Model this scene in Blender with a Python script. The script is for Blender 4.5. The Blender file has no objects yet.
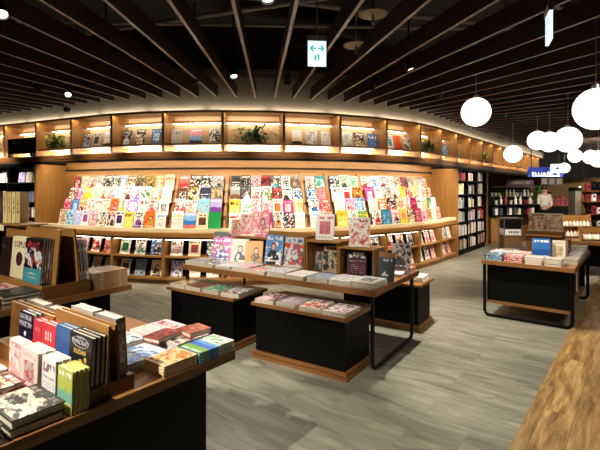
import bpy, math, random
from mathutils import Vector, Matrix
random.seed(7)
R_ = math.radians
SC = bpy.context.scene
COL = SC.collection
F, H, CAMZ = 440.0, 188.0, 1.6          # focal length in pixels, horizon row, eye height

# ------------------------------------------------------------------ camera
cd = bpy.data.cameras.new('camera'); cam = bpy.data.objects.new('camera', cd); COL.objects.link(cam)
cd.sensor_width = 36; cd.lens = 36*F/600; cd.shift_y = -(225-H)/600
cd.clip_end = 200; cd.clip_start = .05
cam.location = (0, 0, CAMZ); cam.rotation_euler = (R_(90), 0, 0)
SC.camera = cam
SC.view_settings.view_transform = 'Standard'; SC.view_settings.look = 'None'
SC.view_settings.exposure = 0.0; SC.view_settings.gamma = 1.0; SC.view_settings.use_curve_mapping = False

def P(px, py, z):                       # where a pixel's sight line meets height z
    d = F*(CAMZ-z)/(py-H); return Vector(((px-300)/F*d, d, z))
def PD(px, py, d):
    return Vector(((px-300)/F*d, d, CAMZ-(py-H)*d/F))

# ------------------------------------------------------------------ colours and materials
def lin(c): return tuple((x/12.92 if x <= .04045 else ((x+.055)/1.055)**2.4) for x in c)
def hx(s): return lin(tuple(int(s[i:i+2], 16)/255 for i in (0, 2, 4)))
CN = {k: hx(v) for k, v in dict(white='f2efe8', cream='efe3c4', black='141414', charcoal='303234', grey='8a8a88', silver='bdbfc0',
 maroon='5c1c26', red='c9262c', coral='e8685c', pink='ec9fb4', magenta='d42a78', crimson='b3163c', orange='e8822c', yellow='ecc93a',
 tan='c8a478', brown='6a4128', olive='5d5a36', green='1f9a4c', mint='9fd6ba', teal='23838c', cyan='8fd0dc', blue='2f6fc0', navy='1d2a55',
 sky='7fb2e0', lavender='b9a8dc', violet='7a3f9c', peach='f2c3a0', gold='c9a23a').items()}

class NG:
    def __init__(s, name, rough=.5, spec=.5, metal=0):
        s.m = bpy.data.materials.new(name); s.m.use_nodes = True
        s.t = s.m.node_tree; s.n = s.t.nodes; s.b = s.n['Principled BSDF']
        s.b.inputs['Roughness'].default_value = rough; s.b.inputs['Metallic'].default_value = metal
        s.b.inputs['Specular IOR Level'].default_value = spec
    def lk(s, a, b):
        s.t.links.new(a, b)
    def put(s, sock, v):
        if v is None: return
        if hasattr(v, 'is_output'): s.lk(v, sock)
        elif isinstance(v, (tuple, list)) and len(v) == 3 and len(sock.default_value) == 4: sock.default_value = (*v, 1)
        else: sock.default_value = v
    def math(s, op, a, b=None, c=None):
        n = s.n.new('ShaderNodeMath'); n.operation = op
        for i, v in enumerate((a, b, c)): s.put(n.inputs[i], v)
        return n.outputs[0]
    def mix(s, f, a, b, mode='MIX'):
        n = s.n.new('ShaderNodeMix'); n.data_type = 'RGBA'; n.blend_type = mode
        s.put(n.inputs[0], f); s.put(n.inputs[6], a); s.put(n.inputs[7], b); return n.outputs[2]
    def uv(s): return s.n.new('ShaderNodeTexCoord').outputs['UV']
    def obj(s): return s.n.new('ShaderNodeTexCoord').outputs['Object']
    def map(s, v, sc=(1, 1, 1), loc=None, rot=None):
        n = s.n.new('ShaderNodeMapping'); s.lk(v, n.inputs[0]); s.put(n.inputs['Scale'], sc)
        if loc is not None: s.put(n.inputs['Location'], loc)
        if rot is not None: s.put(n.inputs['Rotation'], rot)
        return n.outputs[0]
    def noise(s, v, scale=5, detail=2, dist=0):
        n = s.n.new('ShaderNodeTexNoise'); s.lk(v, n.inputs['Vector'])
        n.inputs['Scale'].default_value = scale; n.inputs['Detail'].default_value = detail; n.inputs['Distortion'].default_value = dist
        return n.outputs['Fac']
    def ramp(s, f, stops):
        n = s.n.new('ShaderNodeValToRGB'); s.lk(f, n.inputs[0]); e = n.color_ramp.elements
        while len(e) < len(stops): e.new(.5)
        for x, (p, c) in zip(e, stops): x.position = p; x.color = (*c, 1)
        return n.outputs[0]
    def sep(s, v):
        n = s.n.new('ShaderNodeSeparateXYZ'); s.lk(v, n.inputs[0]); return n.outputs
    def comb(s, x, y, z):
        n = s.n.new('ShaderNodeCombineXYZ')
        for i, v in enumerate((x, y, z)): s.put(n.inputs[i], v)
        return n.outputs[0]
    def bump(s, h, st=.2, d=.01):
        n = s.n.new('ShaderNodeBump'); s.lk(h, n.inputs['Height']); n.inputs['Strength'].default_value = st; n.inputs['Distance'].default_value = d
        s.lk(n.outputs[0], s.b.inputs['Normal'])
    def base(s, v): s.put(s.b.inputs['Base Color'], v); return s.m

def plain(name, c, rough=.5, spec=.5, metal=0, var=.12, scale=8):
    g = NG(name, rough, spec, metal)
    f = g.noise(g.obj(), scale, 3)
    c = lin(c) if max(c) > 1 else c
    return g.base(g.mix(f, tuple(x*(1-var) for x in c), tuple(min(1, x*(1+var)) for x in c)))
def wood(name, a, b, rough=.45, gs=1.0, spec=.4):
    g = NG(name, rough, spec)
    uv = g.uv()
    f = g.noise(g.map(uv, (2.2*gs, 38*gs, 1)), 1, 4, .6)
    k = g.noise(g.map(uv, (.7, 5, 1)), 1, 2, 1.0)
    c = g.ramp(f, [(.3, a), (.72, b)])
    c = g.mix(g.math('MULTIPLY', k, .45), c, tuple(x*.62 for x in a))
    g.bump(f, .08, .002)
    return g.base(c)
def emit(name, c, st):
    g = NG(name, .4)
    g.base(c); g.put(g.b.inputs['Emission Color'], c); g.b.inputs['Emission Strength'].default_value = st
    return g.m

M = {}
M['oak'] = wood('oak_veneer', hx('8f622f'), hx('b28346'))
M['oak_dark'] = wood('oak_shelf_veneer', hx('6a431f'), hx('8a5c2e'))
M['table_wood'] = wood('table_top_wood', hx('80552f'), hx('a5733f'), .4)
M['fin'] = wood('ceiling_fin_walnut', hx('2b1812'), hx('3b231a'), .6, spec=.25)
M['fin_lit'] = wood('fin_underside_lit_tone', hx('8d7462'), hx('a48a76'), .5)  # paler copy of the fin wood, light from below put into its colour
M['maple'] = wood('pale_maple', hx('c0a27a'), hx('d3b68c'))
M['black'] = plain('black_laminate', hx('070708'), .55, .15)
M['blackmetal'] = plain('black_powder_coated_steel', hx('0a0a0a'), .45, .3)
M['dark'] = plain('dark_board', hx('0f0e0e'), .6, .2)
M['plaster'] = plain('warm_grey_plaster', hx('b4a893'), .8, .2, var=.05, scale=3)
M['ceil'] = plain('dark_painted_ceiling', hx('40403e'), .9, .1)
M['duct'] = plain('ceiling_duct_grey', hx('8c8d8a'), .6, .3)
M['wallback'] = plain('tan_back_wall', hx('9a7a52'), .7, .2)
M['taupe'] = plain('taupe_wall', hx('6b6355'), .8, .2)
M['cream'] = plain('cream_label_card', hx('e4d7b4'), .6)
M['pages'] = plain('book_pages', hx('d8d0bd'), .8, .1)
M['whitecard'] = plain('white_card', hx('efeeea'), .6)
M['red'] = plain('red_carton', hx('8c2430'), .5)
M['maroon'] = plain('maroon_sign_board', hx('43222a'), .5)
M['led'] = emit('warm_led_strip', (1, .9, .74), 18)
M['ledslot'] = emit('white_led_strip', (1, .93, .8), 170)
M['globe'] = emit('glowing_opal_glass', (1, .92, .8), 2.3)
M['lens'] = emit('spotlight_lens', (1, .95, .85), 6)
M['exitwhite'] = emit('lit_sign_panel', (.80, .96, 1), 1.15)
M['exitgreen'] = emit('lit_sign_green', (.02, .55, .42), .75)
M['bluesign'] = emit('lit_sign_blue', (.015, .03, .42), .22)
M['leaf'] = plain('plant_leaf', hx('3c6a26'), .45, .4, var=.45, scale=14)
M['leafy'] = plain('plant_leaf_yellow_green', hx('7f9a34'), .45, .4, var=.4, scale=14)
M['skin'] = plain('skin', hx('c89a7c'), .5, var=.03)
M['hair'] = plain('dark_hair', hx('1d1512'), .5)
M['sweater'] = plain('white_knit', hx('d8d2c6'), .9, .1)
M['trouser'] = plain('black_trousers', hx('15151a'), .8, .1)
M['terracotta'] = plain('plant_pot', hx('c9c3b6'), .6)
M['gilt'] = plain('gold_lettering', hx('cfae5a'), .4)
M['silverink'] = plain('silver_lettering', hx('b9bcc2'), .4)
M['whiteink'] = plain('white_lettering', hx('ecebe8'), .5)
M['redink'] = plain('red_lettering', hx('a8202a'), .5)
M['darkink'] = plain('dark_lettering', hx('2a1c1a'), .5)
M['steel'] = plain('brushed_steel', hx('9a9c9e'), .35, .5, .8)
g = NG('clear_acrylic', .05); g.b.inputs['Transmission Weight'].default_value = 1; g.b.inputs['IOR'].default_value = 1.15
M['acrylic'] = g.base((.95, .97, .97))

# floor: grey streaked vinyl planks and a warm oak walkway
def floor_mat(name, ang, pw, pl, cols, streak, dark, contrast, rough, bmp=.15, spread=.2):
    g = NG(name, rough, .4)
    v = g.map(g.obj(), (1, 1, 1), rot=(0, 0, ang))
    b = g.n.new('ShaderNodeTexBrick'); g.lk(v, b.inputs['Vector'])
    b.inputs['Scale'].default_value = 1; b.inputs['Brick Width'].default_value = pl; b.inputs['Row Height'].default_value = pw
    b.inputs['Mortar Size'].default_value = .0022; b.inputs['Mortar Smooth'].default_value = 0
    b.inputs['Color1'].default_value = (0, 0, 0, 1); b.inputs['Color2'].default_value = (1, 1, 1, 1); b.inputs['Mortar'].default_value = (.5, .5, .5, 1)
    b.offset = .37
    rnd = g.sep(b.outputs['Color'])[0]
    sh = g.n.new('ShaderNodeVectorMath'); sh.operation = 'ADD'; g.lk(v, sh.inputs[0])
    g.lk(g.comb(g.math('MULTIPLY', rnd, 7.3), g.math('MULTIPLY', rnd, 3.1), 0), sh.inputs[1])
    n1 = g.noise(g.map(sh.outputs[0], (1.1, streak, 1)), 1.6, 6, .9)
    n2 = g.noise(g.map(sh.outputs[0], (2.5, streak*4, 1)), 2.2, 4, .3)
    f = g.math('ADD', g.math('MULTIPLY', n1, .72), g.math('MULTIPLY', n2, .28))
    c = g.ramp(f, [(.5-spread, cols[0]), (.5, cols[1]), (.5+spread, cols[2])])
    tone = g.math('MULTIPLY_ADD', rnd, contrast, 1-contrast/2)
    c = g.mix(1, c, g.comb(tone, tone, tone), 'MULTIPLY')
    c = g.mix(b.outputs['Fac'], c, dark)
    g.bump(f, bmp, .003)
    return g.base(c)
GRID = R_(-38)
M['floor_grey'] = floor_mat('grey_vinyl_plank', -GRID, .30, .9, (hx('656358'), hx('868475'), hx('a9a694')), 6.0, hx('7e7c6f'), .06, .40)
M['floor_oak'] = floor_mat('oak_vinyl_plank', -GRID+R_(90), .19, 1.2, (hx('66492a'), hx('9c7b48'), hx('c6a56e')), 8.0, hx('7d6238'), .3, .40, .15, .17)

# printed covers; three colours come from each object so that copies can share a mesh
def cover(name, style):
    g = NG(name, .34, .45)
    oi = g.n.new('ShaderNodeObjectInfo'); c1 = oi.outputs['Color']; rnd = oi.outputs['Random']
    def at(nm):
        a = g.n.new('ShaderNodeAttribute'); a.attribute_type = 'OBJECT'; a.attribute_name = nm; return a.outputs['Color']
    c2, c3 = at('c2'), at('c3')
    uv = g.uv(); u, v, _ = g.sep(uv)
    off = g.math('MULTIPLY', rnd, 40)
    def band(x, a, b): return g.math('MULTIPLY', g.math('GREATER_THAN', x, a), g.math('LESS_THAN', x, b))
    def mul(*a):
        r = a[0]
        for x in a[1:]: r = g.math('MULTIPLY', r, x)
        return r
    def nz(su, sv, k, det=1):
        return g.noise(g.comb(g.math('MULTIPLY_ADD', u, su, g.math('ADD', off, k)), g.math('MULTIPLY_ADD', v, sv, off), k), 1, det)
    def ell(cx, cy, rx, ry, wob=.0):
        du = g.math('DIVIDE', g.math('SUBTRACT', u, cx), rx); dv = g.math('DIVIDE', g.math('SUBTRACT', v, cy), ry)
        d = g.math('ADD', g.math('POWER', du, 2), g.math('POWER', dv, 2))
        if wob: d = g.math('ADD', d, g.math('MULTIPLY', g.math('SUBTRACT', nz(7, 9, 3.3), .5), wob))
        return g.math('LESS_THAN', d, 1)
    def letters(v0, v1, n, thr=.47, u0=.08, u1=.92): return mul(band(v, v0, v1), band(u, u0, u1), g.math('GREATER_THAN', nz(n, 5, v0*9), thr))
    ox = g.math('MULTIPLY_ADD', rnd, .24, .38)
    if style == 'P':
        c = c1
        c = g.mix(ell(ox, .08, .34, .44, .8), c, c2)
        c = g.mix(mul(g.math('GREATER_THAN', nz(5, 6, 8.1, 3), .56), g.math('LESS_THAN', v, .8)), c, c3)
        hr = g.math('MULTIPLY', g.math('FRACT', g.math('MULTIPLY', rnd, 17)), .16)
        c = g.mix(ell(ox, .60, .15, .15, .4), c, g.comb(g.math('ADD', hr, .02), g.math('MULTIPLY_ADD', hr, .55, .014), g.math('MULTIPLY_ADD', hr, .3, .012)))
        c = g.mix(ell(ox, .585, .10, .10, .15), c, (.74, .48, .36))
        c = g.mix(letters(.82, .95, 9), c, c3)
        c = g.mix(letters(.10, .15, 22), c, (.9, .9, .88))
        c = g.mix(letters(.36, .39, 22, u1=.32), c, c3)
    elif style == 'B':
        c = g.mix(mul(g.math('GREATER_THAN', nz(4, 5, 1.7, 3), .51), band(v, .06, .80)), c1, c2)
        c = g.mix(mul(g.math('GREATER_THAN', nz(7, 8, 5.7, 3), .58), band(v, .06, .80)), c, c3)
        c = g.mix(letters(.83, .94, 10), c, c3)
    elif style == 'T':
        c = g.mix(letters(.66, .86, 6), c1, c2)
        c = g.mix(letters(.52, .57, 18), c, c3)
        c = g.mix(mul(letters(.08, .42, 14, .5), g.math('GREATER_THAN', g.math('FRACT', g.math('MULTIPLY', v, 14)), .5)), c, c3)
    elif style == 'K':
        inn = mul(band(u, .2, .8), band(v, .22, .72))
        c = g.mix(inn, c1, c2)
        c = g.mix(mul(inn, g.math('GREATER_THAN', nz(8, 9, 2.2, 2), .54)), c, c3)
        c = g.mix(letters(.79, .9, 11), c, c2)
        c = g.mix(letters(.09, .13, 20), c, c3)
    elif style == 'H':
        e = g.math('MULTIPLY', g.math('SUBTRACT', nz(5, 3, 4.4, 3), .5), .25)
        vv = g.math('ADD', v, e)
        c = g.mix(g.math('LESS_THAN', vv, .5), c1, c2)
        c = g.mix(g.math('LESS_THAN', vv, .22), c, c3)
        c = g.mix(letters(.82, .92, 10), c, (.9, .9, .88))
    else:                                  # plain cloth cover or spine
        c = g.mix(letters(.70, .80, 9, .5, .15, .85), c1, c2)
        c = g.mix(letters(.2, .25, 16, .5, .2, .8), c, c2)
    return g.base(c)
for st in 'PBTKHS': M['cover'+st] = cover('printed_cover_'+dict(P='portrait', B='picture', T='text', K='framed_picture', H='landscape', S='plain')[st], st)
g = NG('book_spine', .4)
oi = g.n.new('ShaderNodeObjectInfo'); a = g.n.new('ShaderNodeAttribute'); a.attribute_type = 'OBJECT'; a.attribute_name = 'c2'
u, v, _ = g.sep(g.uv())
nn = g.noise(g.comb(g.math('MULTIPLY', v, 26), g.math('MULTIPLY', u, 2), g.math('MULTIPLY', oi.outputs['Random'], 30)), 1, 1)
mk = g.math('MULTIPLY', g.math('MULTIPLY', g.math('GREATER_THAN', v, .3), g.math('LESS_THAN', v, .85)), g.math('MULTIPLY', g.math('GREATER_THAN', nn, .5), g.math('MULTIPLY', g.math('GREATER_THAN', u, .3), g.math('LESS_THAN', u, .7))))
M['spine'] = g.base(g.mix(mk, oi.outputs['Color'], a.outputs['Color']))

# ------------------------------------------------------------------ mesh building
class MB:
    def __init__(s): s.v = []; s.f = []; s.mi = []; s.uv = []
    def quad(s, pts, mat=0, uv=None):
        b = len(s.v); s.v += [Vector(p) for p in pts]; s.f.append(tuple(range(b, b+len(pts)))); s.mi.append(mat)
        s.uv.append(uv or [(0, 0), (1, 0), (1, 1), (0, 1)][:len(pts)])
        return s
    def box(s, x0, x1, y0, y1, z0, z1, mat=0, T=None, mats=None, unit=()):
        dims = (x1-x0, y1-y0, z1-z0)
        faces = {'-x': [(0,1,0),(0,0,0),(0,0,1),(0,1,1)], '+x': [(1,0,0),(1,1,0),(1,1,1),(1,0,1)], '-y': [(0,0,0),(1,0,0),(1,0,1),(0,0,1)],
                 '+y': [(1,1,0),(0,1,0),(0,1,1),(1,1,1)], '-z': [(0,1,0),(1,1,0),(1,0,0),(0,0,0)], '+z': [(0,0,1),(1,0,1),(1,1,1),(0,1,1)]}
        for k, cs in faces.items():
            pts = [Vector((x0+c[0]*dims[0], y0+c[1]*dims[1], z0+c[2]*dims[2])) for c in cs]
            if k in unit: uv = [(0,0),(1,0),(1,1),(0,1)]
            else:
                ax = [i for i in range(3) if i != 'xyz'.index(k[1])]
                if dims[ax[0]] < dims[ax[1]]: ax.reverse()
                uv = [(c[ax[0]]*dims[ax[0]]+x0*1.3, c[ax[1]]*dims[ax[1]]+z0*1.7+y0) for c in cs]
            if T is not None: pts = [T @ p for p in pts]
            s.quad(pts, (mats or {}).get(k, mat), uv)
        return s
    def tube(s, pts, r, n=10, mat=0, closed=False, r2=None):
        pts = [Vector(p) for p in pts]; rings = []; m = len(pts)
        for i, p in enumerate(pts):
            a = pts[(i-1) % m] if (closed or i > 0) else p
            b = pts[(i+1) % m] if (closed or i < m-1) else p
            t = (b-a).normalized(); up = Vector((0, 0, 1)) if abs(t.z) < .9 else Vector((1, 0, 0))
            e1 = t.cross(up).normalized(); e2 = t.cross(e1)
            rr = r if r2 is None else r+(r2-r)*i/max(1, m-1)
            rings.append([p+(e1*math.cos(2*math.pi*j/n)+e2*math.sin(2*math.pi*j/n))*rr for j in range(n)])
        for i in range(m if closed else m-1):
            A, B = rings[i], rings[(i+1) % m]
            for j in range(n):
                k = (j+1) % n; s.quad([A[j], A[k], B[k], B[j]], mat, [(i*.1, j/n*.1), (i*.1, (j+1)/n*.1), (i*.1+.1, (j+1)/n*.1), (i*.1+.1, j/n*.1)])
        if not closed:
            s.poly(list(reversed(rings[0])), mat); s.poly(rings[-1], mat)
        return s
    def poly(s, pts, mat=0):
        b = len(s.v); s.v += [Vector(p) for p in pts]; s.f.append(tuple(range(b, b+len(pts)))); s.mi.append(mat); s.uv.append([(p[0], p[1]) for p in pts]); return s
    def lathe(s, prof, n=24, mat=0, c=(0, 0, 0)):
        c = Vector(c)
        def ring(r, z): return [c+Vector((r*math.cos(2*math.pi*j/n), r*math.sin(2*math.pi*j/n), z)) for j in range(n)]
        rs = [ring(*p) for p in prof]
        for i in range(len(rs)-1):
            for j in range(n):
                k = (j+1) % n
                if prof[i][0] == 0 and prof[i+1][0] == 0: continue
                if prof[i][0] == 0: s.quad([rs[i][j], rs[i+1][k], rs[i+1][j]], mat)
                elif prof[i+1][0] == 0: s.quad([rs[i][j], rs[i][k], rs[i+1][j]], mat)
                else: s.quad([rs[i][j], rs[i][k], rs[i+1][k], rs[i+1][j]], mat)
        return s
    def ball(s, r, n=24, m=14, mat=0, c=(0, 0, 0)):
        return s.lathe([(r*math.sin(math.pi*i/m) if 0 < i < m else 0, -r*math.cos(math.pi*i/m)) for i in range(m+1)], n, mat, c)
    def mesh(s, name, mats, smooth=False):
        me = bpy.data.meshes.new(name); me.from_pydata([tuple(v) for v in s.v], [], s.f)
        ul = me.uv_layers.new(name='UVMap'); k = 0
        for fi, p in enumerate(me.polygons):
            p.material_index = s.mi[fi]; p.use_smooth = smooth
            for j in range(p.loop_total): ul.data[p.loop_start+j].uv = s.uv[fi][j]
        for m in mats: me.materials.append(m)
        import bmesh
        bm = bmesh.new(); bm.from_mesh(me); bmesh.ops.remove_doubles(bm, verts=bm.verts, dist=1e-5); bmesh.ops.recalc_face_normals(bm, faces=bm.faces); bm.to_mesh(me); bm.free()
        if smooth:
            try: me.set_sharp_from_angle(angle=R_(40))
            except Exception: pass
        return me
    def build(s, name, mats, parent=None, smooth=False, bevel=0):
        if not isinstance(mats, (list, tuple)): mats = [mats]
        o = bpy.data.objects.new(name, s.mesh(name, mats, smooth)); COL.objects.link(o)
        if parent is not None: o.parent = parent
        if bevel:
            b = o.modifiers.new('bevel', 'BEVEL'); b.width = bevel; b.segments = 2; b.limit_method = 'ANGLE'
        return o
def tag(o, label, cat, group=None):
    o['label'] = label; o['category'] = cat
    if group: o['group'] = group
    return o
def empty(name, label, cat, loc=(0, 0, 0), rz=0, group=None):
    o = bpy.data.objects.new(name, None); COL.objects.link(o); o.location = loc; o.rotation_euler = (0, 0, rz)
    o.empty_display_size = .1
    return tag(o, label, cat, group)
def struct(o): o['kind'] = 'structure'; return o
def cp(root, loc=None, rot=None, label=None, group=None):
    r = root.copy(); COL.objects.link(r)
    for ch in list(root.children):
        c = ch.copy(); COL.objects.link(c); c.parent = r
        for gch in list(ch.children):
            d = gch.copy(); COL.objects.link(d); d.parent = c
    if loc is not None: r.location = loc
    if rot is not None: r.rotation_euler = rot
    if label: r['label'] = label
    if group: r['group'] = group
    return r
ORD = ['', 'first', 'second', 'third', 'fourth', 'fifth', 'sixth', 'seventh', 'eighth', 'ninth', 'tenth', 'eleventh', 'twelfth', 'thirteenth', 'fourteenth',
       'fifteenth', 'sixteenth', 'seventeenth', 'eighteenth', 'nineteenth', 'twentieth']
def ordi(n):
    if n <= 20: return ORD[n]
    if n < 30: return 'twenty-'+ORD[n-20]
    if n == 30: return 'thirtieth'
    if n < 40: return 'thirty-'+ORD[n-30]
    return 'fortieth' if n == 40 else 'forty-'+ORD[n-40]
class Fr:                                  # a local frame on the floor: x to the right-near, y to the right-away
    def __init__(s, x, y, deg): s.o = Vector((x, y, 0)); s.a = R_(deg)
    def w(s, x, y, z=0): return s.o+Vector((x*math.cos(s.a)-y*math.sin(s.a), x*math.sin(s.a)+y*math.cos(s.a), z))

# ------------------------------------------------------------------ the long curved wall line
WC = Vector((-1.32, 12.55, 0)); WR = 5.35; TL, TR = R_(-26), R_(52); SL, SR = WR*TL, WR*TR
def W(s, off=0.0, z=0.0):
    t = TL if s < SL else TR if s > SR else s/WR
    p = WC+Vector((math.sin(t), -math.cos(t), 0))*(WR+off)
    e = s-SL if s < SL else s-SR if s > SR else 0
    p = p+Vector((math.cos(t), math.sin(t), 0))*e
    return Vector((p.x, p.y, z))
def Wang(s): return TL if s < SL else TR if s > SR else s/WR       # rotation about z that turns local -y outward
def spx(px, off=0.0):
    a, b = -9.0, 18.0
    f = lambda s: 300+F*W(s, off).x/W(s, off).y-px
    for _ in range(60):
        m = (a+b)/2
        if f(m) < 0: a = m
        else: b = m
    return a
def sweep(mb, s0, s1, prof, step=.16, mat=0, cap=True):
    n = max(1, int(abs(s1-s0)/step)); ss = [s0+(s1-s0)*i/n for i in range(n+1)]; m = len(prof)
    L = [0]
    for i in range(m): L.append(L[-1]+math.dist(prof[i], prof[(i+1) % m]))
    for i in range(n):
        for j in range(m):
            a, b = prof[j], prof[(j+1) % m]
            mb.quad([W(ss[i], *a), W(ss[i+1], *a), W(ss[i+1], *b), W(ss[i], *b)], mat,
                    [(ss[i], L[j]), (ss[i+1], L[j]), (ss[i+1], L[j+1]), (ss[i], L[j+1])])
    if cap:
        mb.poly([W(s0, *p) for p in prof], mat); mb.poly([W(s1, *p) for p in reversed(prof)], mat)
    return mb
def rect(o0, o1, z0, z1): return [(o0, z0), (o1, z0), (o1, z1), (o0, z1)]
def wbox(mb, s, th, o0, o1, z0, z1, mat=0):                         # an upright board square to the wall line
    T = Matrix.Translation(W(s)) @ Matrix.Rotation(Wang(s), 4, 'Z')
    return mb.box(-th/2, th/2, -o1, -o0, z0, z1, mat, T)
# ================================================================== THE SETTING
SA, SB = -8.5, 17.2                       # the run of the wall line that is built
u2, v2 = Vector((.6157, .788, 0)), Vector((.788, -.6157, 0))
def G(a, b, z=0): return u2*a+v2*b+Vector((0, 0, z))                # grid coordinates: a away-right, b right-near
BW = -.654                                                          # where grey planks meet the oak walkway
mb = MB(); mb.quad([G(-8, -16), G(-8, BW), G(36, BW), G(36, -16)]); struct(mb.build('floor', M['floor_grey']))
mb = MB(); mb.quad([G(-8, BW), G(-8, 12), G(36, 12), G(36, BW)]); struct(mb.build('floor', M['floor_oak']))
mb = MB(); T = Matrix.Rotation(GRID, 4, 'Z'); mb.box(-16, 12, -8, 36, 4.3, 4.4, 0, T); struct(mb.build('ceiling', M['ceil']))
mb = MB(); sweep(mb, SA, SB, rect(-.12, 0, 2.87, 3.42)); struct(mb.build('wall_bulkhead', M['plaster']))
mb = MB(); sweep(mb, SA, SB, rect(-.14, -.02, 3.421, 3.56)); struct(mb.build('trim_1', M['duct']))
mb = MB(); sweep(mb, SA, 8.62, rect(-.95, -.78, 0, 4.3), .4); struct(mb.build('wall_curved', M['taupe']))
# far side of the shop: tan wall beyond the cafe, dark bulkhead above it
mb = MB(); mb.box(-14, 12, 24.0, 24.2, 0, 4.3, 0, T); struct(mb.build('wall_back', M['wallback']))
mb = MB(); mb.box(11.8, 12, -8, 24, 0, 4.3, 0, T); struct(mb.build('wall_right', M['wallback']))
mb = MB(); mb.box(-16, 12, -8, -7.8, 0, 4.3, 0, T); struct(mb.build('wall_front', M['taupe']))
mb = MB(); mb.box(-16, -15.8, -8, 36, 0, 4.3, 0, T); struct(mb.build('wall_left', M['taupe']))

# ------------------------------------------------------------------ timber fins under the dark ceiling, radiating from the curve
FZ0, FZ1, FTH = 3.085, 3.275, .032
step = .31; fins = []
k0, k1 = int(SA/step)+1, int(SB/step)
pitch = .312
ends = []
s = .64                                                             # the fin that ends under the lit exit sign's left
kk = 0
fin_s = [.90+pitch*k for k in range(-29, 52)]; FCN = Vector((-1.05, 13.2, 0))
EXIT_S = .64
for k, s in zip(range(-29, 52), fin_s):
    w = W(s, .015); ang = Wang(s)
    ang = math.atan2(w.x-FCN.x, FCN.y-w.y)
    L = 12.5 if s < SR else 13
    if s > SR:                                                      # beyond the curve the fins keep fanning out a little
        ang = min(ang, TR+.3)
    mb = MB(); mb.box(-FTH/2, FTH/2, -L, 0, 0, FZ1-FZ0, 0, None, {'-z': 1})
    o = mb.build('ceiling_fin', [M['fin'], M['fin_lit']]); o.location = (w.x, w.y, FZ0); o.rotation_euler = (0, 0, ang)
    if k == 0: lb = 'dark timber ceiling fin that runs up just left of the lit exit sign'
    elif k < 0: lb = f'dark timber ceiling fin, {ordi(-k)} to the left of the one beside the exit sign'
    else: lb = f'dark timber ceiling fin, {ordi(k)} to the right of the one left of the exit sign'
    tag(o, lb, 'ceiling fin', 'timber fins under the ceiling')

# services in the dark void above the fins
def pipe(name, pts, r, label, cat, m='duct'):
    mb = MB(); mb.tube(pts, r, 12); return tag(mb.build(name, M[m], smooth=True), label, cat, 'ceiling services')
pipe('ceiling_pipe', [(-3.2, 6.2, 3.75), (4.2, 3.6, 3.75)], .03, 'thin grey pipe crossing the dark ceiling void above the exit sign', 'pipe')
pipe('ceiling_pipe', [(-3.5, 4.3, 3.8), (2.5, 5.9, 3.8)], .03, 'thin grey pipe running across the ceiling void left of the exit sign', 'pipe')
pipe('ceiling_pipe', [(-3.6, 5.6, 3.72), (3.3, 5.9, 3.72)], .022, 'slim pipe level across the void just above the plaster bulkhead', 'pipe')
pipe('ceiling_duct', [(-3.6, 3.2, 3.95), (-.9, 5.4, 3.95), (1.0, 6.6, 3.95)], .16, 'fat round dark duct in the ceiling void at upper left', 'duct', 'dark')
pipe('ceiling_duct', [(1.2, 3.0, 3.95), (3.2, 6.2, 3.95)], .2, 'fat round dark duct in the ceiling void right of the exit sign', 'duct', 'dark')
for i, (a, b) in enumerate([((-2.2, 3.4), (2.8, 4.4)), ((-3.2, 5.0), (3.2, 4.6)), ((.2, 4.0), (4.5, 6.6))]):
    mb = MB(); A = Vector((*a, 4.12)); B = Vector((*b, 4.12)); d = (B-A); Lb = d.length
    TT = Matrix.Translation(A) @ Matrix.Rotation(math.atan2(d.y, d.x), 4, 'Z'); mb.box(0, Lb, -.04, .04, -.06, .06, 0, TT)
    tag(mb.build('ceiling_beam', M['duct']), ['grey steel beam high in the void, nearest to the camera', 'grey steel beam high in the void, running nearly level across it', 'grey steel beam high in the void, slanting off to the right'][i], 'beam', 'ceiling services')

# ================================================================== THE LONG CURVED WALL UNIT
# upper display shelf: cornice, floor, shelf, back, top and many dividers
ub = empty('display_shelf', 'long oak display shelf lit from within, running round the curve above the magazine wall', 'shelf', W(0, -.2, 2.205))
def upart(name, prof, m, s0=SA, s1=SB):
    mb = MB(); sweep(mb, s0, s1, prof); o = mb.build(name, M[m]); o.parent = ub; o.matrix_parent_inverse = Matrix.Translation(-ub.location); return o
def child(o, root):
    o.parent = root; o.matrix_parent_inverse = (Matrix.Translation(root.location) @ root.rotation_euler.to_matrix().to_4x4()).inverted(); return o
upart('top_board', rect(-.38, .055, 2.835, 2.868), 'oak_dark')
upart('back_panel', rect(-.39, -.37, 2.205, 2.835), 'maple')
upart('shelf_board', rect(-.37, -.015, 2.308, 2.338), 'oak')
upart('rail', rect(-.30, -.285, 2.705, 2.75), 'oak')
upart('cornice', [(-.62, 2.10), (-.02, 2.10), (-.02, 2.092), (.035, 2.092), (.035, 2.118), (.05, 2.124), (.05, 2.185), (.03, 2.205), (-.62, 2.205)], 'oak_dark')
upart('led_strip', rect(-.33, -.315, 2.7, 2.712), 'led'); upart('led_strip', rect(-.34, -.325, 2.206, 2.214), 'ledslot')
DIV = [.055+1.005*k for k in range(-8, 17)]
for s in DIV:
    mb = MB(); wbox(mb, s, .045, -.37, .012, 2.205, 2.836); child(mb.build('divider', M['oak']), ub)

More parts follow.
